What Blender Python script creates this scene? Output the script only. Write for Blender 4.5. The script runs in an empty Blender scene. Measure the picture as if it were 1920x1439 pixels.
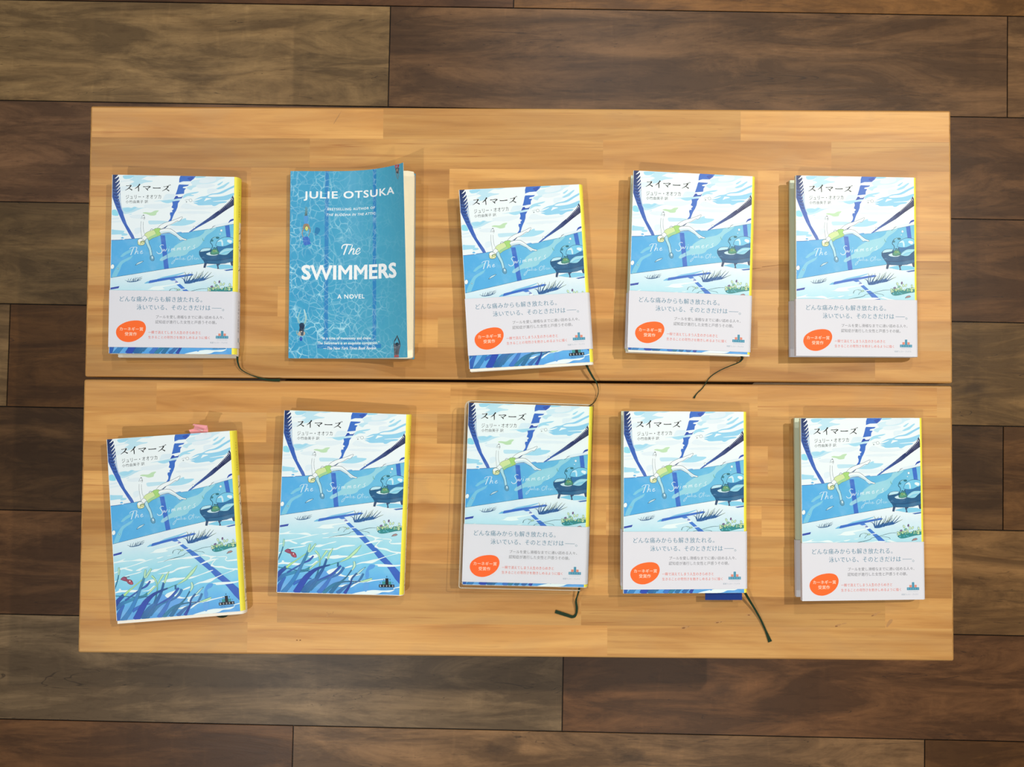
import bpy, bmesh, math, random
import numpy as np
from mathutils import Vector, Matrix, Euler
from mathutils.geometry import tessellate_polygon

# ------------------------------------------------------------------ camera, light, exposure
SC = bpy.context.scene
COL = SC.collection
TABLE = 0.42                                   # height of the bench tops above the floor
CAM_LOC = Vector((-0.00016, -0.0250, 0.82312 + TABLE))
CAM_EUL = Euler((0.0258473, 0.0057742, 0.0077892), 'XYZ')
F_PX = 1442.0
cam_data = bpy.data.cameras.new('camera')
cam_data.sensor_fit = 'HORIZONTAL'
cam_data.sensor_width = 36.0
cam_data.lens = F_PX / 1920.0 * 36.0
cam_data.clip_start = 0.01
cam = bpy.data.objects.new('camera', cam_data)
cam.location = CAM_LOC
cam.rotation_euler = CAM_EUL
COL.objects.link(cam)
SC.camera = cam

world = bpy.data.worlds.new('shop_ambient')
SC.world = world
world.use_nodes = True
world.node_tree.nodes['Background'].inputs[0].default_value = (0.93, 0.96, 1.0, 1)
world.node_tree.nodes['Background'].inputs[1].default_value = 0.23

def lamp(name, x, y, z, power, color, radius=0.014, aim=(0, 0, TABLE), angle=80, blend=0.6):
    d = bpy.data.lights.new(name, 'SPOT')
    d.energy = power; d.color = color; d.shadow_soft_size = radius
    d.spot_size = math.radians(angle); d.spot_blend = blend
    o = bpy.data.objects.new(name, d)
    o.location = (x, y, z)
    o.rotation_euler = (Vector(aim) - Vector((x, y, z))).to_track_quat('-Z', 'Y').to_euler()
    COL.objects.link(o)
    return o
WARM = (1.0, 0.92, 0.79)
NEUT = (1.0, 0.96, 0.91)
COOL = (0.90, 0.96, 1.0)
lamp('ceiling_spotlight', 1.35, 0.70, 2.6, 168, WARM, aim=(0.36, 0.06, TABLE), angle=52, blend=1.0)
lamp('ceiling_spotlight', -1.0, -1.35, 2.6, 104, NEUT, aim=(-0.22, -0.10, TABLE), angle=56, blend=1.0)
lamp('ceiling_spotlight', 0.75, -1.5, 2.6, 50, WARM, aim=(0.15, 0, TABLE))
lamp('ceiling_spotlight', -1.3, 0.9, 2.6, 42, COOL, aim=(-0.2, 0, TABLE))
lamp('ceiling_spotlight', 0.35, 1.7, 2.6, 78, NEUT, aim=(0.22, 0.30, TABLE), angle=54, blend=1.0)

SC.view_settings.view_transform = 'Standard'
SC.view_settings.look = 'None'
SC.view_settings.gamma = 1.0
SC.view_settings.use_curve_mapping = False
SC.view_settings.exposure = -0.26

# ------------------------------------------------------------------ helpers
CAM_M = Matrix.LocRotScale(CAM_LOC, CAM_EUL, None)
def at(px, py, z=0.0):
    """world point under a photo pixel, z metres above the bench tops"""
    d = CAM_M.to_3x3() @ Vector(((px - 960) / F_PX, -(py - 719.5) / F_PX, -1))
    t = (TABLE + z - CAM_LOC.z) / d.z
    return CAM_LOC + d * t

def lin(c, k=1.0):
    return tuple((((v / 255) / 12.92) if v / 255 <= 0.04045 else (((v / 255) + 0.055) / 1.055) ** 2.4) * k for v in c[:3])

def lerp(a, b, t):
    return tuple(x + (y - x) * t for x, y in zip(a, b))

def ramp(stops, t):
    if t <= stops[0][0]: return stops[0][1]
    for (t0, c0), (t1, c1) in zip(stops, stops[1:]):
        if t <= t1: return lerp(c0, c1, (t - t0) / (t1 - t0))
    return stops[-1][1]

def catmull(pts, closed, n=5):
    P = [np.array(p, float) for p in pts]; m = len(P); out = []
    if m < 3: return [tuple(p) for p in P]
    for i in range(m if closed else m - 1):
        if closed: a, b, c, d = P[i - 1], P[i], P[(i + 1) % m], P[(i + 2) % m]
        else: a, b, c, d = P[max(i - 1, 0)], P[i], P[i + 1], P[min(i + 2, m - 1)]
        for k in range(n):
            t = k / n
            out.append(tuple(0.5 * ((2 * b) + (-a + c) * t + (2 * a - 5 * b + 4 * c - d) * t * t + (-a + 3 * b - 3 * c + d) * t ** 3)))
    if not closed: out.append(tuple(P[-1]))
    return out

def obj(name, me, mats, parent=None):
    o = bpy.data.objects.new(name, me)
    for m in (mats if isinstance(mats, (list, tuple)) else [mats]):
        if m.name not in [x.name for x in me.materials if x]: me.materials.append(m)
    COL.objects.link(o)
    if parent: o.parent = parent
    return o

def thing(name, label, cat, loc=(0, 0, 0), rz=0.0, group=None):
    o = bpy.data.objects.new(name, None)
    o.empty_display_size = 0.03
    o.location = loc; o.rotation_euler = (0, 0, rz)
    o['label'] = label; o['category'] = cat
    if group: o['group'] = group
    COL.objects.link(o)
    return o

def mesh_from(name, verts, faces, cols=None, artco=None, smooth=False, mat_idx=None):
    me = bpy.data.meshes.new(name)
    me.from_pydata([tuple(v) for v in verts], [], faces)
    if cols is not None:
        a = me.color_attributes.new('Col', 'FLOAT_COLOR', 'POINT')
        a.data.foreach_set('color', np.array(cols, np.float32).ravel())
    if artco is not None:
        a = me.attributes.new('artco', 'FLOAT_VECTOR', 'POINT')
        a.data.foreach_set('vector', np.array(artco, np.float32).ravel())
    if mat_idx is not None: me.polygons.foreach_set('material_index', mat_idx)
    if smooth: me.polygons.foreach_set('use_smooth', [True] * len(me.polygons))
    me.update()
    return me

# ------------------------------------------------------------------ materials
def new_mat(name, rough=0.5, spec=0.3):
    m = bpy.data.materials.new(name); m.use_nodes = True
    nt = m.node_tree; b = nt.nodes['Principled BSDF']
    b.inputs['Roughness'].default_value = rough
    b.inputs['Specular IOR Level'].default_value = spec
    return m, nt, b
def N(nt, typ, **kw):
    n = nt.nodes.new(typ)
    for k, v in kw.items():
        if k.startswith('_'): setattr(n, k[1:], v)
        else: n.inputs[k].default_value = v
    return n
def L(nt, a, b): nt.links.new(a, b)
def math_n(nt, op, a, b=None, c=None, clamp=False):
    n = nt.nodes.new('ShaderNodeMath'); n.operation = op; n.use_clamp = clamp
    for i, v in enumerate((a, b, c)):
        if v is None: continue
        if isinstance(v, (int, float)): n.inputs[i].default_value = v
        else: nt.links.new(v, n.inputs[i])
    return n.outputs[0]
def mixc(nt, fac, a, b, mode='MIX'):
    n = nt.nodes.new('ShaderNodeMix'); n.data_type = 'RGBA'; n.blend_type = mode
    for i, v in ((0, fac), (6, a), (7, b)):
        if isinstance(v, (int, float)): n.inputs[i].default_value = v
        elif isinstance(v, tuple): n.inputs[i].default_value = (*v[:3], 1)
        else: nt.links.new(v, n.inputs[i])
    return n.outputs[2]
def cramp(nt, fac, stops):
    n = nt.nodes.new('ShaderNodeValToRGB')
    e = n.color_ramp.elements
    while len(e) < len(stops): e.new(0.5)
    for el, (p, c) in zip(e, stops): el.position = p; el.color = (*c[:3], 1)
    nt.links.new(fac, n.inputs[0])
    return n.outputs[0]
def plain(name, rgb, rough=0.6, spec=0.2, grain=0.08, scale=300):
    m, nt, b = new_mat(name, rough, spec)
    tc = N(nt, 'ShaderNodeTexCoord')
    no = N(nt, 'ShaderNodeTexNoise', Scale=scale, Detail=3.0); L(nt, tc.outputs['Object'], no.inputs['Vector'])
    c = mixc(nt, no.outputs['Fac'], lin(rgb, 1 - grain), tuple(min(1, v * (1 + grain)) for v in lin(rgb)))
    L(nt, c, b.inputs['Base Color'])
    return m

def printed_mat(name, rough, spec):
    """printed paper: colour of the print with a watercolour mottle (amount in the colour's alpha)"""
    m, nt, b = new_mat(name, rough, spec)
    col = N(nt, 'ShaderNodeVertexColor', _layer_name='Col')
    co = N(nt, 'ShaderNodeAttribute', _attribute_name='artco')
    n1 = N(nt, 'ShaderNodeTexNoise', Scale=55.0, Detail=4.0, Roughness=0.6); L(nt, co.outputs['Vector'], n1.inputs['Vector'])
    f = math_n(nt, 'MULTIPLY', math_n(nt, 'SUBTRACT', n1.outputs['Fac'], 0.5), col.outputs['Alpha'])
    dark = math_n(nt, 'MULTIPLY', f, 1.1, clamp=True)
    lite = math_n(nt, 'MULTIPLY', f, -0.9, clamp=True)
    c = mixc(nt, dark, col.outputs['Color'], mixc(nt, 1.0, col.outputs['Color'], (0.45, 0.62, 0.85), 'MULTIPLY'))
    c = mixc(nt, lite, c, (0.75, 0.9, 0.95))
    L(nt, c, b.inputs['Base Color'])
    return m
M_JACKET = printed_mat('printed_jacket_paper', 0.42, 0.3)
M_BAND = printed_mat('printed_band_paper', 0.55, 0.2)
M_BOARD = plain('white_board', (238, 234, 222), 0.6, 0.2, 0.04)
M_RIBBON = plain('dark_green_ribbon', (16, 44, 22), 0.6, 0.25, 0.35, 2500)
M_PINK = plain('pink_note_paper', (250, 170, 175), 0.7, 0.15, 0.05)
M_PINKW = plain('pale_note_back', (255, 225, 215), 0.7, 0.15, 0.05)
M_BLUE = plain('dark_blue_card', (14, 50, 125), 0.6, 0.2, 0.1)

def pages_mat():
    m, nt, b = new_mat('page_edges', 0.8, 0.1)
    tc = N(nt, 'ShaderNodeTexCoord')
    mp = N(nt, 'ShaderNodeMapping'); mp.inputs['Scale'].default_value = (8, 8, 4500); L(nt, tc.outputs['Object'], mp.inputs['Vector'])
    no = N(nt, 'ShaderNodeTexNoise', Scale=1.0, Detail=2.0); L(nt, mp.outputs[0], no.inputs['Vector'])
    c = cramp(nt, no.outputs['Fac'], [(0.3, lin((205, 195, 170))), (0.6, lin((247, 238, 212)))])
    L(nt, c, b.inputs['Base Color'])
    return m
M_PAGES = pages_mat()

def water_mat():
    """the paperback's printed pool photograph: caustic lines; colour alpha = amount of caustics"""
    m, nt, b = new_mat('printed_pool_cover', 0.38, 0.35)
    col = N(nt, 'ShaderNodeVertexColor', _layer_name='Col')
    co = N(nt, 'ShaderNodeAttribute', _attribute_name='artco')
    nz = N(nt, 'ShaderNodeTexNoise', Scale=70.0, Detail=3.0); L(nt, co.outputs['Vector'], nz.inputs['Vector'])
    off = N(nt, 'ShaderNodeVectorMath', _operation='MULTIPLY_ADD'); L(nt, nz.outputs['Color'], off.inputs[0])
    off.inputs[1].default_value = (0.010, 0.010, 0); L(nt, co.outputs['Vector'], off.inputs[2])
    def net(scale, w):
        v = N(nt, 'ShaderNodeTexVoronoi', Scale=scale, _feature='DISTANCE_TO_EDGE'); L(nt, off.outputs[0], v.inputs['Vector'])
        return math_n(nt, 'SUBTRACT', 1.0, math_n(nt, 'DIVIDE', v.outputs['Distance'], w, clamp=True))
    big = N(nt, 'ShaderNodeTexNoise', Scale=38.0, Detail=2.0); L(nt, co.outputs['Vector'], big.inputs['Vector'])
    mask = math_n(nt, 'MULTIPLY', math_n(nt, 'SUBTRACT', big.outputs['Fac'], 0.40), 3.6, clamp=True)
    a = math_n(nt, 'POWER', net(135.0, 0.085), 1.5)
    a = math_n(nt, 'MULTIPLY', a, mask)
    a2 = math_n(nt, 'MULTIPLY', math_n(nt, 'POWER', net(78.0, 0.06), 2.0), 0.35)
    s = math_n(nt, 'MULTIPLY', math_n(nt, 'ADD', a, a2), math_n(nt, 'MULTIPLY', col.outputs['Alpha'], 0.8), clamp=True)
    n2 = N(nt, 'ShaderNodeTexNoise', Scale=90.0, Detail=4.0); L(nt, off.outputs[0], n2.inputs['Vector'])
    dk = math_n(nt, 'MULTIPLY', math_n(nt, 'SUBTRACT', n2.outputs['Fac'], 0.45), math_n(nt, 'MULTIPLY', col.outputs['Alpha'], 1.5), clamp=True)
    c = mixc(nt, dk, col.outputs['Color'], lin((28, 132, 188)))
    c = mixc(nt, s, c, lin((196, 242, 252)))
    L(nt, c, b.inputs['Base Color'])
    return m
M_WATER = water_mat()

def plastic_mat():
    m = bpy.data.materials.new('clear_plastic'); m.use_nodes = True; nt = m.node_tree
    nt.nodes.remove(nt.nodes['Principled BSDF'])
    out = nt.nodes['Material Output']
    tr = N(nt, 'ShaderNodeBsdfTransparent'); tr.inputs[0].default_value = (0.965, 0.975, 0.97, 1)
    gl = N(nt, 'ShaderNodeBsdfGlossy', Roughness=0.12)
    lw = N(nt, 'ShaderNodeLayerWeight', Blend=0.25)
    f = math_n(nt, 'MULTIPLY_ADD', lw.outputs['Fresnel'], 0.6, 0.02)
    mx = N(nt, 'ShaderNodeMixShader'); L(nt, f, mx.inputs[0]); L(nt, tr.outputs[0], mx.inputs[1]); L(nt, gl.outputs[0], mx.inputs[2])
    L(nt, mx.outputs[0], out.inputs['Surface'])
    m2 = bpy.data.materials.new('plastic_welded_rim'); m2.use_nodes = True; nt = m2.node_tree
    b = nt.nodes['Principled BSDF']; b.inputs['Base Color'].default_value = (*lin((225, 222, 205)), 1)
    b.inputs['Roughness'].default_value = 0.2; b.inputs['Alpha'].default_value = 0.45
    return m, m2
M_PLASTIC, M_RIM = plastic_mat()

def bench_mat():
    m, nt, b = new_mat('laminated_pine', 0.42, 0.3)
    tc = N(nt, 'ShaderNodeTexCoord')
    st = N(nt, 'ShaderNodeAttribute', _attribute_name='stave')
    wn = N(nt, 'ShaderNodeTexWhiteNoise', _noise_dimensions='1D'); L(nt, st.outputs['Fac'], wn.inputs['W'])
    sh = N(nt, 'ShaderNodeVectorMath', _operation='MULTIPLY_ADD'); L(nt, wn.outputs['Color'], sh.inputs[0])
    sh.inputs[1].default_value = (7, 7, 7); L(nt, tc.outputs['Object'], sh.inputs[2])
    def streak(sx, sy, det, dist):
        mp = N(nt, 'ShaderNodeMapping'); mp.inputs['Scale'].default_value = (sx, sy, sy); L(nt, sh.outputs[0], mp.inputs['Vector'])
        no = N(nt, 'ShaderNodeTexNoise', Scale=1.0, Detail=det, Distortion=dist); L(nt, mp.outputs[0], no.inputs['Vector'])
        return no.outputs['Fac']
    g1 = streak(3.5, 46, 5.0, 0.9)
    g2 = streak(26.0, 420, 4.0, 0.3)
    g3 = streak(11.0, 26, 4.0, 0.8)
    c = cramp(nt, g1, [(0.28, lin((170, 118, 62))), (0.45, lin((194, 142, 80))), (0.62, lin((211, 162, 96)))])
    c = mixc(nt, math_n(nt, 'MULTIPLY', math_n(nt, 'SUBTRACT', g2, 0.56), 1.7, clamp=True), c, lin((160, 114, 68)))
    c = mixc(nt, math_n(nt, 'MULTIPLY', math_n(nt, 'SUBTRACT', g3, 0.48), 1.5, clamp=True), c, lin((178, 140, 96)))
    sep = N(nt, 'ShaderNodeSeparateColor'); L(nt, wn.outputs['Color'], sep.inputs[0])
    # a few thin dark resin lines
    g4 = streak(1.2, 160, 2.0, 0.4)
    ln = math_n(nt, 'SUBTRACT', 1.0, math_n(nt, 'DIVIDE', math_n(nt, 'ABSOLUTE', math_n(nt, 'SUBTRACT', g4, 0.60)), 0.012, clamp=True))
    ln = math_n(nt, 'MULTIPLY', ln, math_n(nt, 'MULTIPLY', sep.outputs[1], 0.75))
    c = mixc(nt, ln, c, lin((165, 108, 58)))
    # growth rings cut as lines on some staves
    wv = N(nt, 'ShaderNodeTexWave', Scale=1.0, Distortion=1.6, Detail=2.0, _bands_direction='Y'); wv.inputs['Detail Scale'].default_value = 0.6
    mw = N(nt, 'ShaderNodeMapping'); mw.inputs['Scale'].default_value = (1.1, 46, 1); L(nt, sh.outputs[0], mw.inputs['Vector']); L(nt, mw.outputs[0], wv.inputs['Vector'])
    am = math_n(nt, 'MULTIPLY', math_n(nt, 'SUBTRACT', sep.outputs[2], 0.45), 0.42, clamp=True)
    c = mixc(nt, math_n(nt, 'MULTIPLY', math_n(nt, 'POWER', wv.outputs['Fac'], 4.0), am), c, lin((166, 116, 66)))
    # small knots
    mp = N(nt, 'ShaderNodeMapping'); mp.inputs['Scale'].default_value = (7, 14, 14); L(nt, sh.outputs[0], mp.inputs['Vector'])
    vo = N(nt, 'ShaderNodeTexVoronoi', Scale=1.0); L(nt, mp.outputs[0], vo.inputs['Vector'])
    kn = math_n(nt, 'SUBTRACT', 1.0, math_n(nt, 'DIVIDE', vo.outputs['Distance'], 0.09, clamp=True))
    c = mixc(nt, math_n(nt, 'MULTIPLY', kn, 0.7), c, lin((150, 92, 45)))
    tone = math_n(nt, 'MULTIPLY_ADD', sep.outputs[0], 0.34, 0.78)
    t3 = N(nt, 'ShaderNodeCombineColor')
    L(nt, tone, t3.inputs[0]); L(nt, math_n(nt, 'MULTIPLY', tone, 0.99), t3.inputs[1]); L(nt, math_n(nt, 'MULTIPLY', tone, 0.96), t3.inputs[2])
    c = mixc(nt, 1.0, c, t3.outputs[0], 'MULTIPLY')
    L(nt, c, b.inputs['Base Color'])
    bp = N(nt, 'ShaderNodeBump', Strength=0.06, Distance=0.001); L(nt, g2, bp.inputs['Height']); L(nt, bp.outputs[0], b.inputs['Normal'])
    return m
M_BENCH = bench_mat()

def floor_mat():
    m, nt, b = new_mat('weathered_wood_planks', 0.42, 0.3)
    tc = N(nt, 'ShaderNodeTexCoord')
    col = N(nt, 'ShaderNodeVertexColor', _layer_name='Col')
    sh = N(nt, 'ShaderNodeVectorMath', _operation='MULTIPLY_ADD'); L(nt, col.outputs['Alpha'], sh.inputs[0])
    sh.inputs[1].default_value = (31, 17, 5); L(nt, tc.outputs['Object'], sh.inputs[2])
    def streak(sx, sy, det, dist, rough=0.55):
        mp = N(nt, 'ShaderNodeMapping'); mp.inputs['Scale'].default_value = (sx, sy, 1); L(nt, sh.outputs[0], mp.inputs['Vector'])
        no = N(nt, 'ShaderNodeTexNoise', Scale=1.0, Detail=det, Distortion=dist, Roughness=rough); L(nt, mp.outputs[0], no.inputs['Vector'])
        return no.outputs['Fac']
    g1 = streak(4.2, 20, 7.0, 0.7, 0.68)
    g2 = streak(22, 130, 5.0, 0.6)
    g3 = streak(4.0, 11.0, 3.0, 0.5)
    g4 = streak(60, 14, 3.0, 0.3)
    g6 = streak(55, 90, 4.0, 0.2, 0.7)
    base = col.outputs['Color']
    c = mixc(nt, math_n(nt, 'MULTIPLY', math_n(nt, 'SUBTRACT', g1, 0.44), 4.0, clamp=True), mixc(nt, 1.0, base, (0.58, 0.55, 0.52), 'MULTIPLY'), mixc(nt, 1.0, base, (1.5, 1.47, 1.40), 'MULTIPLY'))
    c = mixc(nt, math_n(nt, 'MULTIPLY', math_n(nt, 'SUBTRACT', g3, 0.48), 3.0, clamp=True), c, mixc(nt, 1.0, c, (0.76, 0.72, 0.68), 'MULTIPLY'))
    c = mixc(nt, math_n(nt, 'MULTIPLY', math_n(nt, 'SUBTRACT', g2, 0.52), 3.2, clamp=True), c, mixc(nt, 1.0, c, (0.66, 0.62, 0.58), 'MULTIPLY'))
    c = mixc(nt, math_n(nt, 'MULTIPLY', math_n(nt, 'SUBTRACT', g4, 0.60), 3.0, clamp=True), c, mixc(nt, 1.0, c, (1.35, 1.35, 1.35), 'MULTIPLY'))
    c = mixc(nt, math_n(nt, 'MULTIPLY', math_n(nt, 'SUBTRACT', g6, 0.5), 1.8, clamp=True), c, mixc(nt, 1.0, c, (0.62, 0.6, 0.58), 'MULTIPLY'))
    # knots and cracks
    mp = N(nt, 'ShaderNodeMapping'); mp.inputs['Scale'].default_value = (3.2, 6.5, 1); L(nt, sh.outputs[0], mp.inputs['Vector'])
    dn = N(nt, 'ShaderNodeTexNoise', Scale=26.0, Detail=4.0); L(nt, sh.outputs[0], dn.inputs['Vector'])
    ad = N(nt, 'ShaderNodeVectorMath', _operation='MULTIPLY_ADD'); L(nt, dn.outputs['Color'], ad.inputs[0]); ad.inputs[1].default_value = (0.28, 0.28, 0); L(nt, mp.outputs[0], ad.inputs[2])
    vo = N(nt, 'ShaderNodeTexVoronoi', Scale=1.0); L(nt, ad.outputs[0], vo.inputs['Vector'])
    kn = math_n(nt, 'SUBTRACT', 1.0, math_n(nt, 'DIVIDE', vo.outputs['Distance'], 0.13, clamp=True))
    c = mixc(nt, math_n(nt, 'MULTIPLY', kn, 0.85), c, lin((38, 26, 20)))
    g5 = streak(2.0, 30, 3.0, 2.5)
    ln = math_n(nt, 'SUBTRACT', 1.0, math_n(nt, 'DIVIDE', math_n(nt, 'ABSOLUTE', math_n(nt, 'SUBTRACT', g5, 0.63)), 0.006, clamp=True))
    c = mixc(nt, math_n(nt, 'MULTIPLY', ln, 0.7), c, lin((40, 28, 20)))
    L(nt, c, b.inputs['Base Color'])
    bp = N(nt, 'ShaderNodeBump', Strength=0.25, Distance=0.002); L(nt, g1, bp.inputs['Height']); L(nt, bp.outputs[0], b.inputs['Normal'])
    return m
M_FLOOR = floor_mat()

# ------------------------------------------------------------------ floor
FLOOR_ROT = math.radians(-0.68)
def build_floor():
    R = Matrix.Rotation(FLOOR_ROT, 3, 'Z'); Ri = R.inverted()
    def loc(px, py):                                        # photo pixel on the floor -> floor frame
        return Ri @ at(px, py, -TABLE)
    y0 = loc(0, 188).y
    pitch = (loc(0, 188).y - loc(0, 1152).y) / 5.0
    L0 = loc(1889, 120).x - loc(730, 100).x
    joints = {-1: loc(963, 8).x, 0: loc(730, 100).x, 1: loc(860, 300).x, 2: loc(560, 470).x, 3: loc(1180, 670).x,
              4: loc(1881, 900).x, 5: loc(1330, 1050).x, 6: loc(1055, 1300).x, 7: loc(549, 1400).x}
    cols = {(-1, -1): (98, 68, 44), (-1, 0): (136, 98, 56), (0, -1): (142, 118, 84), (0, 0): (114, 86, 60), (0, 1): (128, 98, 68),
            (1, -1): (112, 84, 62), (1, 0): (100, 72, 48), (2, -1): (112, 92, 64), (2, 0): (112, 84, 54),
            (3, -1): (92, 64, 36), (3, 0): (118, 94, 62), (4, -1): (82, 60, 38), (4, -2): (82, 60, 38), (4, 0): (104, 74, 44),
            (5, -1): (128, 108, 80), (5, 0): (128, 98, 64), (6, -1): (122, 104, 82), (6, 0): (106, 74, 48),
            (7, -1): (100, 70, 44), (7, 0): (130, 102, 74), (7, 1): (104, 72, 40)}
    rnd = random.Random(5)
    V, Fc, C = [], [], []
    def quad(xa, xb, ya, yb, z, col, seed):
        i = len(V)
        for p in ((xa, ya), (xb, ya), (xb, yb), (xa, yb)):
            q = R @ Vector((p[0], p[1], z)); V.append(q); C.append((*lin(col), seed))
        Fc.append((i, i + 1, i + 2, i + 3))
    g, bev = 0.0005, 0.0011
    for r in range(-14, 21):
        ya, yb = y0 - r * pitch, y0 - (r - 1) * pitch
        # row r lies between line r-1 (above) and line r (below): row 0 = above the 188 line
        j0 = joints.get(r, rnd.uniform(-0.5, 0.5))
        k = -3
        while True:
            xa = j0 + k * L0
            if xa > 2.7: break
            xb = min(xa + L0, 2.75); xa = max(xa, -2.75)
            if xb > -2.6:
                base = cols.get((r, k)) or rnd.choice([(112, 86, 58), (98, 70, 46), (124, 102, 74), (106, 78, 50)])
                s = rnd.random()
                base = tuple(min(255, v * k_) for v, k_ in zip(base, (1.03, 1.0, 0.93)))
                quad(xa + bev, xb - bev, ya + bev, yb - bev, 0, base, s)
                dk = tuple(v * 0.55 for v in base)
                i = len(V)
                for (x, y), z in zip(((xa + g, ya + g), (xb - g, ya + g), (xb - g, yb - g), (xa + g, yb - g)), [-0.0009] * 4):
                    V.append(R @ Vector((x, y, z))); C.append((*lin(dk), s))
                t = i - 4
                for a in range(4):
                    b2 = (a + 1) % 4
                    Fc.append((t + a, i + a, i + b2, t + b2))
            k += 1
    quad(-2.8, 2.8, -3.2, 3.0, -0.0016, (18, 12, 9), 0)
    me = mesh_from('floor', V, Fc, C)
    o = obj('floor', me, M_FLOOR)
    o['kind'] = 'structure'; o['label'] = 'dark weathered wood plank floor under the benches'; o['category'] = 'floor'
build_floor()

# ------------------------------------------------------------------ benches
M_KNOT = plain('pine_knot', (176, 132, 84), 0.5, 0.2, 0.15, 800)
M_KNOTD = plain('pine_knot_heart', (134, 92, 54), 0.5, 0.2, 0.2, 900)
def bench_top_mesh(w, d, th, rows, joints, seed, marks=()):
    bm = bmesh.new()
    bmesh.ops.create_cube(bm, size=1.0)
    bmesh.ops.scale(bm, vec=(w, d, th), verts=bm.verts)
    bmesh.ops.translate(bm, vec=(0, 0, -th / 2), verts=bm.verts)
    bmesh.ops.bevel(bm, geom=list(bm.edges), offset=0.0022, segments=3, profile=0.5, affect='EDGES')
    top = [f for f in bm.faces if f.normal.z > 0.999 and f.calc_area() > 0.5 * w * d]
    bmesh.ops.delete(bm, geom=top, context='FACES_ONLY')
    lay = bm.faces.layers.float.new('stave')
    for f in bm.faces: f[lay] = seed + 0.37
    rnd = random.Random(seed)
    x0, x1, y1, y0 = -w / 2 + 0.0022, w / 2 - 0.0022, d / 2 - 0.0022, -d / 2 + 0.0022
    hgt = (y1 - y0) / rows
    sid = seed
    for r in range(rows):
        ya, yb = y1 - r * hgt, y1 - (r + 1) * hgt
        xs = [x0] + sorted(joints.get(r) or [rnd.uniform(x0 + 0.1, x0 + 0.35), rnd.uniform(-0.05, 0.1), rnd.uniform(0.2, x1 - 0.05)]) + [x1]
        for a, b in zip(xs, xs[1:]):
            sid += 1
            f = bm.faces.new([bm.verts.new(p) for p in ((a, yb, 0), (b, yb, 0), (b, ya, 0), (a, ya, 0))])
            f[lay] = sid * 1.618
    for x, y, lx, ly, rot, dark in marks:                    # knots and short resin streaks
        ring = []
        for k in range(10):
            a = 2 * math.pi * k / 10; q = rnd.uniform(0.7, 1.15)
            u, v = lx * math.cos(a) * q, ly * math.sin(a) * q
            ring.append(bm.verts.new((x + u * math.cos(rot) - v * math.sin(rot), y + u * math.sin(rot) + v * math.cos(rot), 0.00003 + 0.00003 * dark)))
        f = bm.faces.new(ring); f.material_index = 1 + dark
    bm.normal_update()
    me = bpy.data.meshes.new('bench_top'); bm.to_mesh(me); bm.free()
    return me
def box_bm(bm, x0, x1, y0, y1, z0, z1, bev=0.002):
    g = bmesh.ops.create_cube(bm, size=1.0)['verts']
    for v in g: v.co = Vector((x0 + (v.co.x + .5) * (x1 - x0), y0 + (v.co.y + .5) * (y1 - y0), z0 + (v.co.z + .5) * (z1 - z0)))
    es = list({e for v in g for e in v.link_edges})
    bmesh.ops.bevel(bm, geom=es, offset=bev, segments=2, profile=0.5, affect='EDGES')
def box_mesh(name, *a, **k):
    bm = bmesh.new(); box_bm(bm, *a, **k)
    lay = bm.faces.layers.float.new('stave')
    for f in bm.faces: f[lay] = random.Random(str(a)).random() * 9
    me = bpy.data.meshes.new(name); bm.to_mesh(me); bm.free(); return me
def bench(label, xc, yc, w, d, rows, joints, seed, rz=0.0, marks=()):
    mk = []
    for px, py, lx, ly, rot, dark in marks:
        p = at(px, py); mk.append((p.x - xc, p.y - yc, lx * 0.001, ly * 0.001, math.radians(rot), dark))
    t = thing('bench', label, 'bench', (xc, yc, 0), rz, 'pine benches pushed together')
    th = 0.03
    top = obj('bench_top', bench_top_mesh(w, d, th, rows, joints, seed, mk), [M_BENCH, M_KNOT, M_KNOTD], t); top.location = (0, 0, TABLE)
    ix, iy, lw = w / 2 - 0.10, d / 2 - 0.035, 0.022
    for sx in (-1, 1):
        for sy in (-1, 1):
            obj('leg', box_mesh('leg', sx * ix - lw, sx * ix + lw, sy * iy - lw, sy * iy + lw, 0, TABLE - th + 0.0005), M_BENCH, t)
        obj('end_rail', box_mesh('end_rail', sx * ix - 0.011, sx * ix + 0.011, -iy + lw - .001, iy - lw + .001, TABLE - th - 0.055, TABLE - th + 0.0005), M_BENCH, t)
    obj('stretcher', box_mesh('stretcher', -ix + 0.010, ix - 0.010, -0.011, 0.011, TABLE - th - 0.055, TABLE - th - 0.005), M_BENCH, t)
    return t
def jx(*pts): return [at(px, py).x for px, py in pts]
bench('pine bench carrying the turquoise paperback, the one nearer the top of the photo', 0.0004, 0.1471, 0.9300, 0.2942, 9,
      {0: jx((718, 230), (1388, 235)), 1: jx((580, 290), (1130, 290), (1558, 290)), 2: jx((470, 340), (842, 330), (1460, 340)),
       6: jx((520, 560), (1150, 560), (1570, 560)), 7: jx((232, 640), (820, 640), (1420, 640)), 8: jx((380, 690), (1010, 690), (1330, 690), (1640, 690))}, 11, 0.0,
      [(1163, 212, 3, .25, -8, 0), (1192, 216, 4, .25, -8, 0), (1280, 222, 3.5, .25, -10, 0), (1293, 231, 4, .3, -10, 0), (1325, 226, 5, .25, -14, 0), (1180, 237, 4, .3, -8, 0), (1300, 257, 4.5, .3, -8, 0), (1350, 243, 3, .25, -12, 0),
       (632, 222, 9, .7, 60, 0), (1408, 505, 11, .35, 8, 1), (1445, 499, 11, .3, 7, 1), (1470, 497, 8, .25, 0, 1), (1430, 507, 9, .6, 5, 0), (1415, 612, 6, .3, 0, 0), (1440, 432, 3, .3, -5, 0)])
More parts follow.
